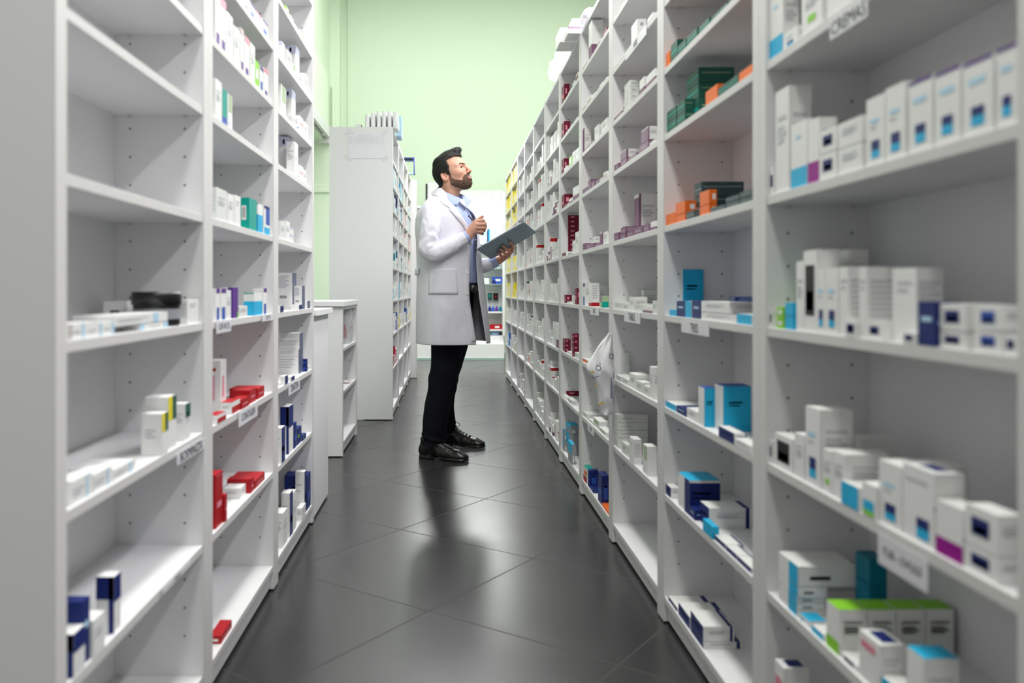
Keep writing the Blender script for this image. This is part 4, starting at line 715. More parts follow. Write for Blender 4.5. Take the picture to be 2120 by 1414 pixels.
def ell(X, Y, Z, c, r):
    x, y, z = (X-c[0])/r[0], (Y-c[1])/r[1], (Z-c[2])/r[2]; k = np.sqrt(x*x+y*y+z*z); k1 = np.sqrt((x/r[0])**2+(y/r[1])**2+(z/r[2])**2)+1e-9
    return k*(k-1)/k1
def con(X, Y, Z, a, b, ra, rb):
    a = np.array(a, np.float32); b = np.array(b, np.float32); d = b-a; L = float(d@d)
    t = np.clip(((X-a[0])*d[0]+(Y-a[1])*d[1]+(Z-a[2])*d[2])/L, 0, 1)
    return np.sqrt((X-a[0]-t*d[0])**2+(Y-a[1]-t*d[1])**2+(Z-a[2]-t*d[2])**2)-(ra+t*(rb-ra))
def poly(X, Y, pts):
    """signed distance to a polygon"""
    d = np.full(X.shape, 1e9, np.float32); s = np.ones(X.shape, np.float32); n = len(pts)
    for i in range(n):
        ax, ay = pts[i]; bx, by = pts[i-1]; ex, ey = bx-ax, by-ay; wx, wy = X-ax, Y-ay
        t = np.clip((wx*ex+wy*ey)/(ex*ex+ey*ey+1e-12), 0, 1); d = np.minimum(d, (wx-ex*t)**2+(wy-ey*t)**2)
        c1, c2, c3 = Y >= ay, Y < by, ex*wy > ey*wx; al = (c1 & c2 & c3) | (~c1 & ~c2 & ~c3); s = np.where(al, -s, s)
    return s*np.sqrt(d)
def nois(X, Y, Z, f):
    return np.sin(X*f+1.3*np.sin(Y*f*.7))*np.sin(Y*f*1.1+1.7*np.sin(Z*f*.6))*np.sin(Z*f*.9+1.1*np.sin(X*f*.8))
def vmesh(name, P, Q, mt, parent=None, cols=None):
    me = bpy.data.meshes.new(name); me.from_pydata([tuple(map(float, p)) for p in P], [], [tuple(map(int, q)) for q in Q])
    me.materials.append(mt); me.polygons.foreach_set('use_smooth', [True]*len(me.polygons))
    if cols is not None:
        at = me.color_attributes.new('tint', 'FLOAT_COLOR', 'POINT'); at.data.foreach_set('color', np.concatenate([cols, np.ones((len(cols), 1))], 1).astype(np.float32).ravel())
    me.update(); o = bpy.data.objects.new(name, me); COL.objects.link(o)
    if parent is not None: o.parent = parent; o.matrix_parent_inverse = parent.matrix_basis.inverted()
    return o
def attr_mat(name, rough, spec, sss=0, bump=0, bs=300):
    m = mat(name, (.5, .5, .5), rough, spec, bump=bump, bscale=bs); nt = m.node_tree; a = nt.nodes.new('ShaderNodeAttribute'); a.attribute_name = 'tint'
    b = nt.nodes['Principled BSDF']; nt.links.new(a.outputs['Color'], b.inputs['Base Color'])
    if sss: b.inputs['Subsurface Weight'].default_value = sss; b.inputs['Subsurface Radius'].default_value = (.01, .004, .002); b.inputs['Subsurface Scale'].default_value = .5
    return m
skin = attr_mat('skin', .48, .4, .15)
# head frame: h forward, s to his right (towards the aisle entrance), t up
yaw, pit = math.radians(-26), math.radians(19)
O = np.array([.019, 4.85, 1.594])
fh = np.array([math.cos(yaw), math.sin(yaw), 0]); hs = np.array([math.sin(yaw), -math.cos(yaw), 0]); zz_ = np.array([0, 0, 1.])
hf = fh*math.cos(pit)+zz_*math.sin(pit); ht = -fh*math.sin(pit)+zz_*math.cos(pit)
M3 = np.stack([hf, hs, ht])
def h2w(P): return P@M3+O
def w2h(p): return M3@(np.array(p)-O)
def pxh(x, y, s):
    """photo point on a plane s to his right -> (h, t)"""
    # solve O + h*hf + s*hs + t*ht projecting to (x, y)
    Y = O[1]
    for _ in range(6):
        X = (x-VX)*Y/F; Z = H+(VY-y)*Y/F
        A = np.array([[hf[0], ht[0]], [hf[2], ht[2]]]); r = np.array([X-O[0]-s*hs[0], Z-O[2]-s*hs[2]]); h, t = np.linalg.solve(A, r)
        Y = O[1]+h*hf[1]+s*hs[1]+t*ht[1]
    return float(h), float(t)
neckb = w2h([-.012, 4.86, 1.43]); neckt = w2h([.008, 4.853, 1.56])
def head0(X, Y, Z):
    S = np.abs(Y)
    f = ell(X, Y, Z, (-.008, 0, .047), (.089, .074, .083))
    f = smin(f, ell(X, Y, Z, (.036, 0, .052), (.056, .062, .066)), .03)
    f = smin(f, ell(X, Y, Z, (.034, 0, -.002), (.058, .059, .066)), .03)
    f = smin(f, con(X, S, Z, (.004, .049, -.04), (.069, .014, -.071), .021, .018), .03)
    f = smin(f, ell(X, Y, Z, (.081, 0, -.068), (.0185, .021, .0170)), .018)
    f = smin(f, ell(X, Y, Z, (.048, 0, -.045), (.045, .046, .042)), .025)
    f = smin(f, ell(X, S, Z, (.062, .040, -.002), (.024, .021, .019)), .025)
    f = smin(f, ell(X, Y, Z, (.082, 0, -.042), (.022, .028, .026)), .02)
    f = smin(f, con(X, S, Z, (.088, .010, .043), (.066, .050, .042), .0115, .010), .014)
    f = smax(f, -ell(X, S, Z, (.100, .032, .0255), (.0185, .020, .0145)), .010)
    f = smin(f, con(X, S, Z, (.0840, .020, .0305), (.0864, .031, .0340), .0030, .0036), .003); f = smin(f, con(X, S, Z, (.0864, .031, .0340), (.0745, .0475, .0275), .0034, .0032), .003)   # upper lid
    f = smin(f, con(X, S, Z, (.0840, .020, .0220), (.0850, .031, .0168), .0028, .0030), .004); f = smin(f, con(X, S, Z, (.0850, .031, .0168), (.0735, .0475, .0220), .0030, .0028), .004)   # lower lid
    f = smin(f, con(X, Y, Z, (.094, 0, .038), (.1125, 0, .001), .0078, .0088), .009)
    f = smin(f, ell(X, Y, Z, (.1135, 0, -.005), (.0110, .0100, .0092)), .006)
    f = smin(f, ell(X, S, Z, (.102, .0125, -.009), (.0115, .0068, .0075)), .005)
    f = smax(f, -ell(X, S, Z, (.108, .0075, -.0155), (.006, .0035, .004)), .003)
    f = smin(f, con(X, S, Z, (.1035, .0, -.034), (.092, .024, -.039), .0058, .0035), .005)
    f = smin(f, con(X, S, Z, (.1015, .0, -.045), (.091, .021, -.043), .0066, .0035), .005)
    f = smax(f, -con(X, S, Z, (.110, .0, -.0393), (.094, .026, -.0405), .0014, .001), .002)
    f = smax(f, -ell(X, Y, Z, (.108, 0, -.059), (.010, .024, .006)), .008)
    # ear
    c, s_ = math.cos(.25), math.sin(.25); ex = (X+.012)*c+(Z-.004)*s_; ez = -(X+.012)*s_+(Z-.004)*c
    ey = S-.078-.35*(-ex)
    ear = ell(ex, ey, ez, (0, 0, 0), (.0185, .0065, .031)); ear = smax(ear, -ell(ex, ey, ez, (.002, .006, .003), (.0115, .007, .021)), .004)
    ear = smin(ear, ell(ex, ey, ez, (.013, -.001, -.004), (.005, .006, .008)), .004)
    f = smin(f, ear, .005)
    f = smin(f, con(X, Y, Z, neckt, neckb, .058, .063), .022)
    f = smin(f, con(X, S, Z, (-.02, .055, -.05), tuple(neckb+np.array([.05, .02, .0])), .012, .012), .02)
    return f
def skin_cols(P):
    c = np.tile(np.array([.57, .315, .22]), (len(P), 1)); h, s, t = P[:, 0], np.abs(P[:, 1]), P[:, 2]
    def mixc(w, col):
        nonlocal c; w = np.clip(w, 0, 1)[:, None]; c = c*(1-w)+np.array(col)*w
    g = lambda a, b, d, r: np.exp(-((h-a)**2+(s-b)**2+(t-d)**2)/r**2)
    mixc(.55*g(.115, 0, -.003, .016), (.66, .20, .15)); mixc(.35*g(.07, .045, -.005, .028), (.64, .24, .18)); mixc(.6*g(-.012, .08, .0, .03), (.68, .26, .20))
    mixc(.8*g(.104, 0, -.034, .009)+.8*g(.098, .012, -.037, .009)+.85*g(.104, 0, -.045, .008)+.8*g(.098, .012, -.043, .008), (.45, .19, .155))
    mixc(.35*g(.085, .03, .022, .014), (.42, .18, .12)); mixc(.35*nois(P[:, 0], P[:, 1], P[:, 2], 90), (.56, .28, .19)); return c
P, Q = surf(head0, (-.125, -.115, -.215), (.14, .115, .15), .0026)
WP = [h2w(P)]; WQ = [Q]; WC = [skin_cols(P)]; off = len(P)
# ---- torso, legs and forearms under the clothes, hands
def addpart(f, lo, hi, h, cols=None):
    global off
    p, q = surf(f, lo, hi, h); WP.append(p); WQ.append(q+off); off += len(p)
    WC.append(np.tile(np.array([.60, .31, .22]), (len(p), 1)) if cols is None else cols(p))
by = math.radians(-21); bf = Vector((math.cos(by), math.sin(by), 0)); br = Vector((math.sin(by), -math.cos(by), 0))
def B(u, v, z, cx=0.0, cy=4.86): return Vector((cx, cy, z))+bf*u+br*v
def V3(a): return tuple(a)
shN = W(896, 442, 4.72); elN = W(893, 517, 4.63); wrN = W(966, 490, 4.645)
shF = B(-.02, -.15, 1.36); elF = W(958, 545, 5.06); wrF = W(1027, 541, 4.985)
hipN, knN, anN = Vector((-.010, 4.79, .88)), Vector((-.028, 4.769, .49)), Vector((-.095, 4.763, .10))
hipF, knF, anF = Vector((.03, 4.945, .88)), Vector((-.004, 4.985, .49)), Vector((-.020, 5.145, .11))
def torso(X, Y, Z):
    f = con(X, Y, Z, (-.012, 4.86, 1.46), (-.02, 4.86, 1.36), .052, .085)
    f = smin(f, con(X, Y, Z, V3(B(-.01, .09, 1.32)), V3(B(-.01, -.09, 1.32)), .075, .075), .05)
    f = smin(f, con(X, Y, Z, (-.0, 4.86, 1.3), (.0, 4.86, 1.0), .12, .11), .06); f = smin(f, con(X, Y, Z, V3(hipN+Vector((0, 0, .05))), V3(hipF+Vector((0, 0, .05))), .09, .09), .05)
    for a, b, c in ((hipN, knN, anN), (hipF, knF, anF)):
        f = smin(f, con(X, Y, Z, V3(a), V3(b), .065, .045), .02); f = smin(f, con(X, Y, Z, V3(b), V3(c), .045, .030), .02)
    for a, b, c in ((shN, elN, wrN), (shF, elF, wrF)):
        f = smin(f, con(X, Y, Z, V3(a), V3(b), .032, .028), .01); f = smin(f, con(X, Y, Z, V3(b), V3(c), .028, .022), .01)
    return f
addpart(torso, (-.25, 4.5, .05), (.32, 5.25, 1.50), .010)
def hand_cols(p):
    c = np.tile(np.array([.60, .32, .235]), (len(p), 1)); w = np.clip(.5*nois(p[:, 0], p[:, 1], p[:, 2], 120), 0, 1)[:, None]; return c*(1-w)+np.array([.62, .24, .17])*w
# right hand, closed round the pen
def T(x, y, Y): return V3(W(x, y, Y))
fing = [[(985.5, 458, 4.632), (999.5, 456.5, 4.628), (1003, 461.5, 4.652), (994, 463, 4.672)],
        [(986.5, 465, 4.622), (1004, 464.5, 4.625), (1004.5, 470, 4.652), (994.5, 470, 4.672)],
        [(985.5, 472, 4.622), (1003, 472, 4.628), (1002, 477, 4.652), (993, 476, 4.670)],
        [(983, 479, 4.628), (998.5, 480, 4.632), (998.5, 484, 4.652), (990.5, 482, 4.668)]]
def handR(X, Y, Z):
    w = T(966, 490, 4.648); f = con(X, Y, Z, T(955, 494, 4.645), w, .027, .027)
    for i, fg in enumerate(fing):
        f = smin(f, con(X, Y, Z, T(970+i*.6, 482+i*3, 4.642), T(*fg[0]), .018, .0125-.0006*i), .012)
    f = smin(f, con(X, Y, Z, T(971, 480, 4.66), T(985, 470, 4.655), .017, .014), .012)
    for i, fg in enumerate(fing):
        r = (.0098, .0102, .0097, .0086)[i]; g = con(X, Y, Z, T(*fg[0]), T(*fg[1]), r*1.12, r); g = smin(g, con(X, Y, Z, T(*fg[1]), T(*fg[2]), r*1.02, r*.95), .004); g = smin(g, con(X, Y, Z, T(*fg[2]), T(*fg[3]), r*.95, r*.82), .004)
        f = smin(f, g, .0035)
    t = con(X, Y, Z, T(973, 474, 4.668), T(983, 459, 4.682), .0155, .0115); t = smin(t, con(X, Y, Z, T(983, 459, 4.682), T(993, 453, 4.682), .0112, .0102), .005); t = smin(t, con(X, Y, Z, T(993, 453, 4.682), T(999, 448.5, 4.675), .0100, .0078), .004)
    return smin(f, t, .006)
addpart(handR, T(948, 506, 4.58), (W(1012, 440, 4.72).x, 4.72, W(1012, 440, 4.62).z), .0025, hand_cols)
# clipboard plane
cA, cB, cD = W(987, 517.6, 4.74), W(1085, 460, 4.76), W(1017, 537, 4.95); cC = cB+cD-cA
cu, cv = (cB-cA).normalized(), (cD-cA); cv = (cv-cu*cv.dot(cu)).normalized(); cn = cu.cross(cv).normalized()
if cn.z < 0: cn = -cn
def onboard(x, y, off_=.0):
    d = Vector(((x-VX)/F, 1, (VY-y)/F)); o = Vector((0, 0, H)); p0 = cA-cn*off_; t = (p0-o).dot(cn)/d.dot(cn); return V3(o+d*t)
rf = .0092
def pin(x, y, o=.0092): return onboard(x, y, o+.003)
fl = [[T(1058.5, 521, 4.985), T(1061.5, 513, 4.955), pin(1061, 507), pin(1056, 502.5)],
      [T(1052.5, 528, 4.985), T(1056, 522, 4.955), pin(1049.5, 516.5), pin(1042, 510)],
      [T(1046, 532, 4.985), T(1049, 528.5, 4.95), pin(1042.5, 522), pin(1036, 516.5)],
      [T(1039, 535, 4.985), T(1041, 532.5, 4.95), pin(1036.5, 528.5), pin(1031.5, 524.5)]]
def handL(X, Y, Z):
    w = T(1027, 541, 4.985); f = con(X, Y, Z, T(1018, 543, 4.99), w, .026, .026)
    for i, fg in enumerate(fl): f = smin(f, con(X, Y, Z, T(1034, 538, 4.99), fg[0], .018, .0125), .012)
    f = smin(f, con(X, Y, Z, T(1036, 537, 5.0), T(1052, 526, 5.0), .018, .016), .012)
    for i, fg in enumerate(fl):
        r = (.0098, .0100, .0096, .0085)[i]; g = con(X, Y, Z, fg[0], fg[1], r*1.12, r); g = smin(g, con(X, Y, Z, fg[1], fg[2], r, r*.95), .004); g = smin(g, con(X, Y, Z, fg[2], fg[3], r*.95, r*.8), .004); f = smin(f, g, .003)
    # thumb over the upper face
    a = Vector(T(1040, 530, 5.02)); b = Vector(onboard(1052, 515, -.014))+cv*.02; c = Vector(onboard(1062, 503, -.012))
    t = con(X, Y, Z, V3(a), V3(b), .015, .011); t = smin(t, con(X, Y, Z, V3(b), V3(c), .011, .0085), .004)
    return smin(f, t, .006)
addpart(handL, (W(1012, 0, 4.9).x, 4.84, 1.09), (W(1068, 0, 5.05).x+.01, 5.06, 1.30), .0025, lambda p: hand_cols(p)*np.array([.96, .90, .88]))
person = vmesh('person', np.concatenate(WP), np.concatenate(WQ), skin, None, np.concatenate(WC))
tag(person, 'man with dark hair and beard in white lab coat, looking up, holding pen and clipboard', 'person')
# ---- hair
hairm = attr_mat('dark_hair', .6, .3, 0, .15, 500)
H_ = lambda L: [pxh(*p) for p in L]
hp = H_([(957.5, 321, .02), (950, 320, .035), (940, 321.5, .05), (929, 326.5, .06), (922.5, 331, .065), (926, 337, .068), (929.5, 343, .07), (929.5, 350, .07), (932, 359, .07), (928, 360.5, .07), (925, 357.5, .07), (920.5, 356.5, .074), (913.5, 357, .074), (910, 362, .07), (912, 370, .07), (917, 378, .06), (917, 386, .05), (912, 389, .03), (904, 386, .0)])+[(-.14, -.06), (-.16, .05), (-.12, .18), (.13, .19), (.14, .12)]
def hairf(X, Y, Z):
    b = ell(X, Y, Z, (-.009, 0, .047), (.095, .080, .0895)); b = smin(b, ell(X, Y, Z, (.034, 0, .056), (.060, .067, .072)), .03)
    b = smin(b, head0(X, Y, Z)-.0045, .01)
    st = .0012*np.sin(Y*420+X*90+4*np.sin(Z*40))*np.sin(X*60+Z*45+Y*90)+.0008*nois(X, Y, Z, 110)
    # swept top and raised front
    top = ell(X, Y, Z, (-.006, .0, .110), (.078, .060, .038)); q1 = con(X, Y, Z, (.01, .008, .128), (.072, .006, .128), .028, .022); q2 = con(X, Y, Z, (.058, .012, .122), (.093, .01, .128), .021, .011)
    w = smin(smin(smin(b, top, .02), q1, .02), q2, .012)+st
    m = poly(X, Z, hp)
    m2 = m+.0008*np.sin(X*700+Z*500)
    return smax(w, m2, .004)
P, Q = surf(hairf, (-.135, -.105, -.10), (.12, .105, .19), .0027)
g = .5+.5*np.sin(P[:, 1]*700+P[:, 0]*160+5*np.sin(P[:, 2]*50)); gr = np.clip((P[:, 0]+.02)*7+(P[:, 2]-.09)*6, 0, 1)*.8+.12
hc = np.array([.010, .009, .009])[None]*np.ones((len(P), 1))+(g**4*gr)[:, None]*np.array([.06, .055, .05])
def strands(f, P, n, L, wd, lift, flow, colf, seed=1):
    rg = np.random.default_rng(seed); P0 = P[rg.integers(0, len(P), n)].astype(np.float64); e_ = .002
    def grad(p):
        g = np.stack([f(p[:, 0]+(e_ if k == 0 else 0), p[:, 1]+(e_ if k == 1 else 0), p[:, 2]+(e_ if k == 2 else 0))-f(p[:, 0]-(e_ if k == 0 else 0), p[:, 1]-(e_ if k == 1 else 0), p[:, 2]-(e_ if k == 2 else 0)) for k in range(3)], 1)
        return g/(np.linalg.norm(g, axis=1, keepdims=True)+1e-9)
    p = P0.copy(); V = []; ks = 4; ln_ = L*rg.uniform(.6, 1.3, (n, 1)); ran = rg.normal(0, .16, (n, 3))
    for k in range(ks+1):
        g = grad(p); d_ = flow(p)+ran; d_ = d_-g*(d_*g).sum(1, keepdims=True); d_ /= np.linalg.norm(d_, axis=1, keepdims=True)+1e-9; sd_ = np.cross(d_, g)
        w_ = wd*(1-(k/ks)**2*.95); q = p+g*(lift*(.25+k/ks)); V.append(q-sd_*w_); V.append(q+g*w_*.5); V.append(q+sd_*w_); p = p+d_*ln_/ks
    V = np.stack(V, 1); idx = np.arange(n)[:, None]*(3*(ks+1)); Q_ = []
    for k in range(ks):
        for a in (0, 1): b = 3*k+a; Q_.append(np.concatenate([idx+b, idx+b+1, idx+b+4, idx+b+3], 1))
    c = colf(P0, rg); return V.reshape(-1, 3), np.concatenate(Q_), np.repeat(c, 3*(ks+1), 0)
def hflow(p):
    top = np.clip((p[:, 2]-.085)/.03, 0, 1)[:, None]; fr = np.clip((p[:, 0]+.03)/.06, 0, 1)[:, None]
    a_ = np.array([.9, .1, .25]); b_ = np.array([-.75, 0, -.65]); k = top*fr; return a_*k+b_*(1-k)
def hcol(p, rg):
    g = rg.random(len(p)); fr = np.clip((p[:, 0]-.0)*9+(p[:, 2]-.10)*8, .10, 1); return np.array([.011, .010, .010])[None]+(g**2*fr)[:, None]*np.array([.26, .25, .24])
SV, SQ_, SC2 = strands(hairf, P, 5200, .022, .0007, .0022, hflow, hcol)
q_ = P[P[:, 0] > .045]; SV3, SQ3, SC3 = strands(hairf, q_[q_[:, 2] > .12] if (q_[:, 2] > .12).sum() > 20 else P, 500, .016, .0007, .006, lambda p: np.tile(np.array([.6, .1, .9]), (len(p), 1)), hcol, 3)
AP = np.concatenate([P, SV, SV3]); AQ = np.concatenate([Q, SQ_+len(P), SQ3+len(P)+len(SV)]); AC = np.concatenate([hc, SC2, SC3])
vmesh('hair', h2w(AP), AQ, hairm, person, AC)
# ---- beard and moustache
bp_ = H_([(929.5, 357, .068), (934, 360, .064), (936, 368, .06), (943, 371, .052), (952, 372.5, .04), (959, 373.5, .03), (960.5, 367.5, .026), (964, 361.5, .02), (968.5, 358.5, .012), (974, 360, .0), (978, 366, 0), (984, 378, 0), (981, 389, 0), (968, 393.5, .005), (955, 391, .02), (945, 387.5, .04), (936, 383.5, .055), (931.5, 374, .065), (929, 364, .07)])
def beardf(X, Y, Z):
    b = head0(X, Y, Z)-.0011-.0006*nois(X, Y, Z, 500); m = poly(X, Z, bp_)+.0010*np.sin(X*900)*np.sin(Z*800)
    mouth = ell(X, Y, Z, (.103, 0, -.0395), (.016, .0185, .0105)); cheek = ell(X, Y, Z, (.101, 0, -.050), (.012, .010, .004))
    f = smax(b, m, .003); f = smax(f, -mouth, .003)
    soul = smax(head0(X, Y, Z)-.003, ell(X, Y, Z, (.1, 0, -.056), (.02, .006, .008)), .002)
    return np.minimum(f, soul)
P, Q = surf(beardf, (-.02, -.085, -.12), (.125, .085, .02), .0022)
bc = np.tile(np.array([.12, .068, .046]), (len(P), 1))
def bcol(p, rg): g = rg.random(len(p)); return np.array([.045, .024, .016])[None]+(g**2)[:, None]*np.array([.17, .11, .08])
SV, SQ_, SC2 = strands(beardf, P, 3200,   .006, .00045, .0011, lambda p: np.tile(np.array([.35, 0, -.9]), (len(p), 1)), bcol, 5)
vmesh('beard', h2w(np.concatenate([P, SV])), np.concatenate([Q, SQ_+len(P)]), attr_mat('beard_hair', .7, .2, 0, .2, 500), person, np.concatenate([bc, SC2]))
for s_ in (1, -1):
    def brow(X, Y, Z):
        S = Y*s_; b = smax(head0(X, Y, Z)-.0016-.0006*np.sin(S*1800+Z*900), poly(S, Z, [(.010, .0395), (.012, .0460), (.03, .0515), (.044, .0495), (.053, .0415), (.042, .0440), (.028, .0445)]), .0015)
        b = smax(b, .05-X, .001); lash = np.minimum(con(X, S, Z, (.0865, .0205, .0297), (.0892, .031, .0310), .0010, .0012), con(X, S, Z, (.0892, .031, .0310), (.0770, .0475, .0268), .0010, .0009))
        return np.minimum(b, lash)
    ys = sorted((s_*.005, s_*.065)); P, Q = surf(brow, (.05, ys[0], .02), (.115, ys[1], .06), .0012)
    if len(Q): vmesh('eyebrow', h2w(P), Q, MATS['beard_hair'], person, np.tile(np.array([.10, .055, .038]), (len(P), 1)))
eyew = mat('eye_white', (.46, .41, .38), .15, .5); iris = mat('brown_iris', (.06, .03, .015), .1, .6); pup = mat('pupil', (.004, .004, .004), .08, .6)
for s_ in (1, -1):
    m = MB(); c = np.array([.0752, s_*.0325, .0258]); r = .0128; ax_ = np.array([.92, .36, .06]); ax_ /= np.linalg.norm(ax_); u_ = np.cross(ax_, [0, 0, 1.]); u_ /= np.linalg.norm(u_); v_ = np.cross(u_, ax_)
    rings = []
    for k in range(13):
        a = math.pi*k/12; rings.append([tuple(h2w(c+r*(math.cos(a)*ax_+math.sin(a)*(math.cos(b)*u_+math.sin(b)*v_)))) for b in [2*math.pi*j/20 for j in range(20)]])
    m.grid(rings[:2], pup, True); m.grid(rings[1:3], iris, True); m.grid(rings[2:], eyew, True)
    m.build('eye', person, h2w(c), True)
# ---- cloth helpers
def crom(pts, n):
    pts = [np.array(p, float) for p in pts]; P_ = [2*pts[0]-pts[1]]+pts+[2*pts[-1]-pts[-2]]; out = []
    for i in range(len(pts)-1):
        a, b, c, d = P_[i:i+4]
        for k in range(n):
            t = k/n; out.append(.5*((2*b)+(-a+c)*t+(2*a-5*b+4*c-d)*t*t+(-a+3*b-3*c+d)*t**3))
    out.append(pts[-1]); return out
def sweep(path, n, seg, fold, flat=None):
    """path: [(x,y,z,ra,rb)] -> rings; ra across, rb along the view; fold(t, a) scales the radius"""
    pts = crom(path, n); rings = []; up = np.array([0, -1., 0])
    for i, p in enumerate(pts):
        q = pts[min(i+1, len(pts)-1)][:3]-pts[max(i-1, 0)][:3]; q /= np.linalg.norm(q); a = np.cross(up, q); a /= np.linalg.norm(a); b = np.cross(q, a)
        t = i/(len(pts)-1); rings.append([tuple(p[:3]+(a*math.cos(w)*p[3]+b*math.sin(w)*p[4])*fold(t, w)) for w in [2*math.pi*j/seg for j in range(seg)]])
    return rings
def cloth_obj(m, name, parent, thick=.003, sub=1):
    o = m.build(name, parent, None, True)
    if thick: s = o.modifiers.new('thick', 'SOLIDIFY'); s.thickness = thick; s.offset = -1
    if sub: s = o.modifiers.new('sub', 'SUBSURF'); s.levels = s.render_levels = sub
    return o
coatm = mat('white_coat_cotton', (.68, .67, .74), .85, .15, bump=.12, bscale=600)
def creases(m, sc, dist, st=.6):
    nt = m.node_tree; b = nt.nodes['Principled BSDF']; tc = nt.nodes.new('ShaderNodeTexCoord'); mp = nt.nodes.new('ShaderNodeMapping'); mp.inputs['Scale'].default_value = (1, 1, .45); mp.inputs['Rotation'].default_value = (.2, .35, 0)
    n = nt.nodes.new('ShaderNodeTexNoise'); n.inputs['Scale'].default_value = sc; n.inputs['Detail'].default_value = 2.5; n.inputs['Distortion'].default_value = .5
    nt.links.new(tc.outputs['Object'], mp.inputs[0]); nt.links.new(mp.outputs[0], n.inputs['Vector']); bp = nt.nodes.new('ShaderNodeBump'); bp.inputs['Strength'].default_value = st; bp.inputs['Distance'].default_value = dist
    nt.links.new(n.outputs['Fac'], bp.inputs['Height']); old = b.inputs['Normal'].links[0].from_node; nt.links.new(bp.outputs[0], old.inputs['Normal'])
creases(coatm, 6.5, .040)
shirtm = mat('pale_blue_shirt_cotton', (.40, .47, .72), .75, .2, bump=.1, bscale=700)
trm = mat('black_trouser_cloth', (.0065, .0068, .011), .85, .1, bump=.15, bscale=500)
creases(shirtm, 12, .018); creases(trm, 9, .03)
leather = mat('black_polished_leather', (.008, .008, .008), .2, .6); btn = mat('pearl_button', (.82, .82, .84), .25, .5); lacem = mat('black_lace', (.010, .010, .010), .7, .2); solem = mat('black_sole', (.02, .018, .017), .5, .3)
# coat body: (z, centre x, centre y, depth half, width half, near edge angle, far edge angle)
CT = [(.645, .026, 4.862, .205, .245, 29, 6), (.70, .024, 4.862, .203, .242, 31, 8), (.81, .018, 4.862, .197, .235, 34, 11), (.90, .013, 4.862, .190, .228, 35, 13), (.98, .010, 4.862, .184, .220, 34, 13), (1.06, .004, 4.862, .178, .213, 29, 10),
      (1.144, .001, 4.862, .173, .210, 25, 6), (1.21, -.004, 4.862, .171, .212, 21, 0), (1.304, -.014, 4.862, .170, .212, 24, -6), (1.358, -.018, 4.862, .162, .207, 35, -15), (1.39, -.02, 4.862, .150, .198, 40, -24), (1.42, -.024, 4.862, .128, .178, 45, -36),
      (1.455, -.024, 4.862, .092, .132, 54, -52), (1.48, -.012, 4.858, .075, .100, 66, -70), (1.50, -.006, 4.855, .069, .078, 79, -86), (1.515, -.003, 4.853, .067, .071, 92, -104), (1.530, .0, 4.852, .066, .069, 112, -122)]
CT_ = np.array(CT)
def ctv(z): return [float(np.interp(z, CT_[:, 0], CT_[:, i])) for i in range(7)]
def coatp(z, ph, off_=0):
    _, cx, cy, a, b, n_, f_ = ctv(z); r = math.radians(ph); lower = max(0, min(1, (1.12-z)/.45)); up_ = max(0, 1-abs(z-1.14)/.12)
    k = 1+lower*(.022*math.sin(4*r+.6)+.016*math.sin(7*r+1.1+z*2))+.012*up_*math.sin(9*r+20*z)+.010*noise.noise(Vector((math.cos(r)*3, math.sin(r)*3, z*5)))
    if 1.15 < z < 1.45: k += .010*math.sin(5*r+z*12)
    # folds gathered at the waist tab at the back
    e = abs(math.cos(r))**.92*math.copysign(1, math.cos(r)); g_ = abs(math.sin(r))**.92*math.copysign(1, math.sin(r))
    return Vector((cx, cy, z))+bf*((a*e)*k+off_*math.cos(r))+br*((b*g_)*k+off_*math.sin(r))
m = MB(); rows = []
zs_ = list(np.linspace(.645, 1.30, 36))+list(np.linspace(1.32, 1.530, 22))
for z in zs_:
    _, _, _, _, _, n_, f_ = ctv(z); a0, a1 = n_, 360+f_; rows.append([coatp(z, a0+(a1-a0)*j/89) for j in range(90)])
m.grid(rows, coatm); coat = cloth_obj(m, 'lab_coat', person, .004); 
# hem and edge stitching as narrow raised bands
def band(z0, z1, p0, p1, off_, mt, n=40, nz=2):
    m = MB(); m.grid([[coatp(z0+(z1-z0)*i/nz, p0+(p1-p0)*j/n, off_) for j in range(n+1)] for i in range(nz+1)], mt); return m
o = cloth_obj(band(.6455, .668, 30, 366, .0012, coatm, 90), 'hem', coat, .001, 0)
# patch pocket
m = MB(); pz0, pz1 = .925, 1.07
m.grid([[coatp(pz0+(pz1-pz0)*i/10, 56+(102-56)*j/14, .0045) for j in range(15)] for i in range(11)], coatm); o = cloth_obj(m, 'pocket', coat, .004, 0)
m = MB(); m.grid([[coatp(pz1-.024+.024*i/2, 55.6+(102.4-55.6)*j/14, .0058) for j in range(15)] for i in range(3)], coatm); cloth_obj(m, 'pocket_band', o, .002, 0)
# button facing along the near edge
m = MB(); m.grid([[coatp(.66+.60*i/40, ctv(.66+.60*i/40)[5]+.3+9*j/3, .003) for j in range(4)] for i in range(41)], coatm); cloth_obj(m, 'front_facing', coat, .0015, 0)
for z in (1.155, 1.047, .93):
    c = coatp(z, ctv(z)[5]+5, .0065); m = MB(); nrm = (coatp(z, ctv(z)[5]+5, .02)-c).normalized(); u_ = nrm.cross(Vector((0, 0, 1))).normalized(); v_ = u_.cross(nrm)
    prf = [(.009, -.002), (.0095, .001), (.008, .0022), (.0065, .0014), (.0005, .0014)]; m.grid([[c+(u_*math.cos(w)+v_*math.sin(w))*r+nrm*h for w in [2*math.pi*j/16 for j in range(16)]] for r, h in prf], btn, True); m.build('button', coat, c, True)
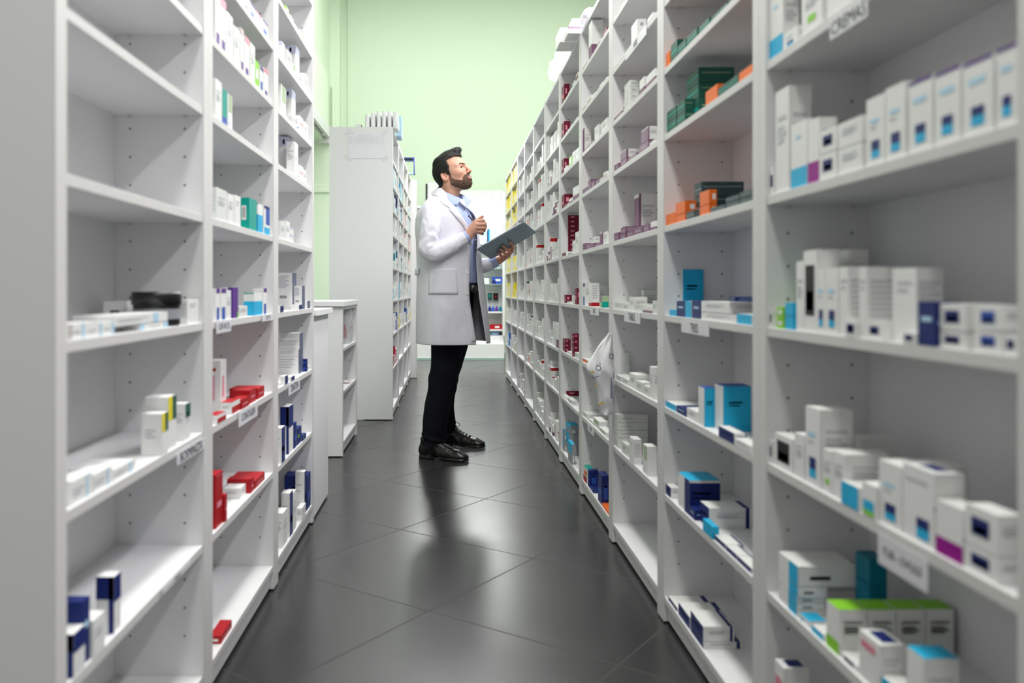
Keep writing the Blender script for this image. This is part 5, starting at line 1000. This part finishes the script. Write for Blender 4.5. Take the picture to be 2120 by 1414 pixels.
# lapel and collar, folded outward along the edge
def lapel(side):
    m = MB(); rows = []
    for i in range(41):
        z = 1.20+(1.528-1.20)*i/40; n_, f_ = ctv(z)[5:7]; t = i/40
        if t < .62: w = .004+.052*(t/.62)**.8
        elif t < .68: w = .036
        else: w = .048-.004*(t-.68)/.32
        rad = (ctv(z)[3]+ctv(z)[4])/2; dw = math.degrees(w/rad)
        row = []
        for j in range(7):
            k = j/6; ang = n_-1+dw*k if side > 0 else 360+f_+1-dw*k
            row.append(coatp(z-.010*k*(t > .6), ang, .006+.006*math.sin(math.pi*k)*(1-.3*k)))
        rows.append(row)
    m.grid(rows, coatm); return m
cloth_obj(lapel(1), 'lapel', coat, .004, 1); cloth_obj(lapel(-1), 'lapel', coat, .004, 1)
m = MB(); rows = []
for i in range(6):
    z = 1.482+.046*i/5; k = 1-i/5; rows.append([coatp(z, 100+(250-100)*j/24, .006+.006*math.sin(math.pi*k)) for j in range(25)])
m.grid(rows, coatm); cloth_obj(m, 'collar', coat, .004, 1)
# back belt tab
m = MB(); m.grid([[coatp(1.035+.035*i/3, 128+(182-128)*j/12, .010) for j in range(13)] for i in range(4)], coatm); cloth_obj(m, 'back_tab', coat, .005, 0)
# sleeves
def ridge(x): return 1-2*abs(math.sin(x))**.7
def foldN(t, w):
    e = math.exp(-((t-.52)/.14)**2); c = math.exp(-((t-.90)/.07)**2); n = noise.noise(Vector((t*7, math.cos(w)*1.6, math.sin(w)*1.6)))
    f = 1+e*(.10*ridge(17*t+1.3*w+2*n)*(.55+.45*math.cos(w-.6))+.06*ridge(27*t-2*w))+.05*(1-e)*ridge(6*t+1.5*w+3*n)+.03*c*ridge(26*t+w)+.05*n
    return f
s0 = W(898, 420, 4.76)
pathN = [(*s0, .040, .045), (*W(893, 433, 4.705), .055, .056), (*W(892, 450, 4.675), .058, .058), (*W(891, 470, 4.655), .058, .058), (*W(889, 494, 4.64), .058, .057), (*W(888, 514, 4.63), .060, .056), (*W(900, 523, 4.625), .057, .052), (*W(922, 514, 4.63), .051, .047), (*W(943, 503, 4.64), .044, .042), (*W(963, 492.5, 4.648), .038, .036)]
m = MB(); rg = sweep(pathN, 8, 36, foldN); m.grid(rg, coatm, True); m.fan(rg[0], coatm); slv = cloth_obj(m, 'sleeve', coat, .003)
pathF = [(*B(-.02, -.13, 1.42), .05, .055), (*B(-.02, -.17, 1.39), .062, .065), (*B(-.01, -.21, 1.28), .06, .062), (*W(950, 525, 5.10), .058, .06), (*W(965, 552, 5.07), .056, .056), (*W(985, 551, 5.03), .050, .05), (*W(1004, 549, 5.0), .045, .045), (*W(1020, 545, 4.99), .038, .038)]
m = MB(); rg = sweep(pathF, 8, 30, foldN); m.grid(rg, coatm, True); cloth_obj(m, 'sleeve', coat, .003)
# shirt cuffs
shirt_rows = []
def shp(z, ph, off_=0):
    _, cx, cy, a, b, _, _ = ctv(z); r = math.radians(ph); k = 1+.012*math.sin(6*r+z*16)+.008*math.sin(30*z+2*r)
    a2 = a-.022 if z > 1.02 else a-.022-(1.02-z)*.12; b2 = b-.026
    if z < 1.2: a2 -= .004
    return Vector((cx+.004, cy, z))+bf*(a2*math.cos(r)*k+off_*math.cos(r))+br*(b2*math.sin(r)*k+off_*math.sin(r))
m = MB(); m.grid([[shp(.955+(1.47-.955)*i/40, 360*j/60) for j in range(60)] for i in range(41)], shirtm, True)
last = [shp(1.47, 360*j/60) for j in range(60)]
nk = [Vector((-.008, 4.855, 1.475))+Vector((math.cos(math.radians(6*j)+by)*.064, math.sin(math.radians(-6*j)+by)*.064, 0)) for j in range(60)]
nk = [Vector((-.006, 4.855, 1.485))+bf*(.066*math.cos(math.radians(6*j)))+br*(.066*math.sin(math.radians(6*j))) for j in range(60)]
m.grid([last, nk], shirtm, True); shirt = m.build('shirt', person, None, True)
s = shirt.modifiers.new('sub', 'SUBSURF'); s.levels = s.render_levels = 1
m = MB(); m.grid([[shp(.97+.47*i/40, -14+9*j/3+(3 if z_ else 0), .0025) for j in range(4)] for i in range(41) for z_ in (0,)], shirtm); cloth_obj(m, 'placket', shirt, .0015, 0)
for z in (1.40, 1.32, 1.24, 1.16, 1.08, 1.0):
    c = shp(z, -9.5, .0045); m = MB(); m.lathe(V3(c), [(.0055, -.001), (.0055, .001), (.001, .0012)], btn, 12, 'y'); m.build('shirt_button', shirt, c, True)
for pth in ([(*W(957, 494.5, 4.646), .034, .033), (*W(963, 492, 4.648), .034, .033), (*W(970, 488.5, 4.650), .0335, .032)], [(*W(1014, 545, 4.99), .036, .034), (*W(1022, 543, 4.988), .034, .033), (*W(1030, 540, 4.985), .033, .032)]):
    m = MB(); m.grid(sweep(pth, 5, 28, lambda t, w: 1+.02*math.sin(5*w)), shirtm, True); cloth_obj(m, 'shirt_cuff', shirt, .002, 0)
# shirt collar: near and far leaves
def leaf(top, bot):
    m = MB(); a = crom(top, 4); b = crom(bot, 4); m.grid([[tuple(p*(1-k/4)+q*k/4+np.array([0, -.004 if k else 0, 0])*math.sin(math.pi*k/4)) for k in range(5)] for p, q in zip(a, b)], shirtm); return m
nC = Vector((.0, 4.852, 0))
def nkp(ang, r, z): a = math.radians(ang); return V3(Vector((-.004, 4.853, z))+bf*r*math.cos(a)+br*r*math.sin(a))
topN = [nkp(178, .064, 1.545), nkp(140, .068, 1.535), nkp(105, .070, 1.517), nkp(70, .070, 1.500), nkp(40, .071, 1.486), V3(W(956.5, 411, 4.772))]
botN = [nkp(178, .073, 1.505), nkp(140, .079, 1.497), nkp(105, .086, 1.478), nkp(75, .090, 1.462), V3(W(936, 423, 4.755)), V3(W(946, 425, 4.752))]
cloth_obj(leaf(topN, botN), 'collar', shirt, .002, 1)
topF = [nkp(-178, .064, 1.545), nkp(-130, .068, 1.535), nkp(-90, .070, 1.520), nkp(-55, .072, 1.508), nkp(-25, .076, 1.500), V3(W(957, 409, 4.785))]
botF = [nkp(-178, .073, 1.505), nkp(-130, .079, 1.497), nkp(-90, .090, 1.485), nkp(-60, .098, 1.478), V3(W(975.5, 413.5, 4.84)), V3(W(966, 429, 4.77))]
cloth_obj(leaf(topF, botF), 'collar', shirt, .002, 1)
# belt and phone holster
m = MB(); m.grid([[shp(.955+.035*i/2, 360*j/48, .004) for j in range(48)] for i in range(3)], leather, True); belt = cloth_obj(m, 'belt', person, .003, 0)
m = MB(); c = W(979, 598, 4.70); m.lathe(V3(c), [(.001, -.012), (.020, -.012), (.024, .0), (.020, .012), (.001, .012)], blk, 20, 'y'); m.build('holster', belt, c, True)
# trousers
def foldT(ph_):
    def f(t, w):
        kn = math.exp(-((t-.50)/.10)**2); lo_ = math.exp(-((t-.90)/.10)**2); return 1+.08*kn*ridge(19*t+1.2*w+ph_)+.085*lo_*ridge(27*t+.7*w+ph_)+.02*math.sin(2*w+7*t)+.02*noise.noise(Vector((t*8, math.cos(w)*1.5, math.sin(w)*1.5+ph_)))
    return f
m = MB()
legN = [(-.008, 4.80, .93, .105, .11), (-.006, 4.785, .80, .104, .105), (-.011, 4.775, .66, .093, .095), (-.020, 4.770, .54, .083, .082), (-.032, 4.768, .46, .083, .080), (-.052, 4.765, .36, .079, .076), (-.072, 4.764, .25, .075, .072), (-.082, 4.763, .17, .072, .070), (-.088, 4.762, .11, .070, .068), (-.090, 4.762, .078, .071, .070)]
legF = [(.030, 4.94, .93, .10, .11), (.034, 4.945, .80, .098, .105), (.028, 4.955, .66, .088, .092), (.006, 4.975, .54, .078, .08), (-.008, 4.995, .46, .073, .075), (-.028, 5.03, .36, .072, .07), (-.036, 5.08, .25, .068, .066), (-.028, 5.12, .17, .066, .064), (-.020, 5.142, .12, .064, .064), (-.018, 5.147, .088, .066, .066)]
for pth, sd_ in ((legN, 0), (legF, 2.2)):
    rg = sweep(pth, 7, 32, foldT(sd_)); m.grid(rg, trm, True)
hp_ = [[(.0+bf.x*u*a+br.x*v*b, 4.865+bf.y*u*a+br.y*v*b, z) for u, v in [(math.cos(w), math.sin(w)) for w in [2*math.pi*j/32 for j in range(32)]]] for z, a, b in ((.80, .12, .17), (.86, .13, .18), (.93, .135, .185), (.975, .13, .175))]
m.grid(hp_, trm, True); tr = cloth_obj(m, 'trousers', person, .003)
# shoes
def shoef(X, Y, Z):
    f = con(X, Y, Z, (.235, 0, .026), (.15, 0, .03), .034, .04); f = smin(f, ell(X, Y, Z, (.252, -.002, .024), (.052, .036, .024)), .02)
    f = smin(f, con(X, Y, Z, (.175, 0, .040), (.085, 0, .085), .036, .036), .025); f = smin(f, ell(X, Y, Z, (.052, 0, .045), (.052, .036, .052)), .025)
    f = smin(f, con(X, Y, Z, (.055, 0, .06), (.052, 0, .105), .036, .038), .015)
    f = smax(f, -(Z-.008), .004)
    crease = .0018*np.sin(X*300)*np.exp(-((X-.20)/.02)**2)*np.clip(Z*30, 0, 1); f = f+crease
    # toe cap seam
    f = f+.0010*np.exp(-((X-.235)/.0022)**2)*(Z > .02)
    f = smax(f, Z-.118, .003)
    d2 = lambda a, b, ra, rb: con(X, Y, X*0, (a, 0, 0), (b, 0, 0), ra, rb)
    o = smin(d2(.045, .15, .040, .036), d2(.15, .245, .036, .043), .02); o = smin(o, ell(X, Y, X*0, (.25, 0, 0), (.055, .040, .3)), .01)
    sole = smax(smax(o, np.abs(Z-.0085)-.0045, .001), -(Z-.002), .001)
    arch = smax(sole, -(con(X, X*0, Z, (.115, 0, -.004), (.135, 0, -.004), .012, .012)), .003)
    heel = smax(smax(con(X, Y, X*0, (.042, 0, 0), (.060, 0, 0), .038, .038), np.abs(Z-.008)-.0075, .001), X-.085, .001)
    return smin(smin(f, arch, .0015), heel, .001)
SP, SQ = surf(shoef, (-.02, -.06, -.004), (.315, .06, .125), .0032)
SC_ = np.where((SP[:, 2] < .0125)[:, None], np.array([.012, .011, .011]), np.array([.006, .006, .006]))
shm = attr_mat('shoe_leather', .27, .5)
def shoe(heel, toe):
    d = np.array([toe[0]-heel[0], toe[1]-heel[1]]); L = np.linalg.norm(d); d /= L; R = np.array([[d[0], d[1], 0], [-d[1], d[0], 0], [0, 0, 1.]]); k = L/.305
    w_ = lambda P_: (np.atleast_2d(P_)*k)@R+np.array([heel[0], heel[1], .0008])
    sh = vmesh('shoe', w_(SP), SQ, shm, person, SC_)
    m = MB()
    def tube(pts, r=.0019):
        pts = crom([w_(p)[0] for p in pts], 5); rg = []
        for i, p in enumerate(pts):
            q = pts[min(i+1, len(pts)-1)]-pts[max(i-1, 0)]; q /= np.linalg.norm(q); a = np.cross(q, [0.1, .2, 1.]); a /= np.linalg.norm(a); b = np.cross(q, a); rg.append([tuple(p+r*(a*math.cos(w)+b*math.sin(w))) for w in [math.pi*j/3 for j in range(6)]])
        m.grid(rg, lacem, True)
    for i in range(5):
        x = .105+.018*i; z = .1225-.0105*i-(.0012*i*i); tube([(x, -.022, z-.014), (x+.003, -.010, z-.002), (x+.004, .0, z+.001), (x+.003, .010, z-.002), (x, .022, z-.014)])
    zt_ = .124; tube([(.104, 0, zt_), (.115, -.018, zt_+.012), (.135, -.034, zt_-.008), (.130, -.032, zt_-.030), (.112, -.012, zt_-.008), (.104, 0, zt_)]); tube([(.104, 0, zt_), (.112, .016, zt_+.016), (.130, .026, zt_+.006), (.125, .02, zt_-.008), (.104, 0, zt_)])
    tube([(.104, 0, zt_), (.118, -.022, zt_-.01), (.130, -.036, zt_-.035), (.134, -.040, zt_-.055)])
    m.build('laces', sh, None, True)
shoe((-.172, 4.787), (.107, 4.655)); shoe((-.067, 5.17), (.2166, 5.055))
# ---- clipboard and pen
cbm = mat('slate_blue_board', (.21, .29, .36), .38, .45); e = None
def slab(a, b, c, d, z0, z1, mt, m):
    n = len(m.v); P_ = [p+cn*z0 for p in (a, b, c, d)]+[p+cn*z1 for p in (a, b, c, d)]; m.v += [tuple(p) for p in P_]
    for f in ((0, 3, 2, 1), (4, 5, 6, 7), (0, 1, 5, 4), (1, 2, 6, 5), (2, 3, 7, 6), (3, 0, 4, 7)): m.f.append(tuple(n+i for i in f)); m.m.append(m.mi(mt))
m = MB(); slab(cA, cB, cC, cD, 0, .004, cbm, m); cb = m.build('clipboard', None, (cA+cC)/2, bevel=.001); tag(cb, 'slate blue clipboard tilted in his left hand, underside showing', 'clipboard')
u, v = cB-cA, cD-cA
m = MB(); slab(cA+u*.01-v*.012, cA+u*.95-v*.012, cA+u*.95+v*.95, cA+u*.01+v*.95, .0042, .0085, mat('note_paper', (.80, .82, .86), .5, .3), m); m.build('paper', cb)
m = MB(); slab(cA+u*.955+v*.3, cA+u*.995+v*.3, cA+u*.995+v*.7, cA+u*.955+v*.7, .0088, .016, chrome, m); m.build('clip', cb, bevel=.001)
for k in (.36, .64):
    c = cA+u*.955+v*k-cn*.0012; m = MB(); a_ = cu; b_ = cv
    m.grid([[c+(a_*math.cos(w)+b_*math.sin(w))*r_-cn*h_ for w in [2*math.pi*j/14 for j in range(14)]] for r_, h_ in ((.0042, -.001), (.004, .0006), (.0005, .001))], mat('grey_rivet', (.10, .14, .18), .35, .5, .5), True); m.build('rivet', cb, c, True)
m = MB(); a, b = W(969.2, 446.2, 4.672), W(1004.5, 478.5, 4.668); d = (b-a); L = d.length; d.normalize(); u_ = d.cross(Vector((0, 1, 0))).normalized(); v_ = d.cross(u_)
prf = [(.0005, 0), (.0042, .001), (.0045, .03), (.0047, .031), (.0047, .034), (.0040, .035), (.0038, L-.016), (.0022, L-.007), (.0007, L)]
m.grid([[a+d*h_+(u_*math.cos(w)+v_*math.sin(w))*r_ for w in [2*math.pi*j/14 for j in range(14)]] for r_, h_ in prf], blk, True)
tag(m.build('pen', None, a, True), 'black pen held in his right hand', 'pen')
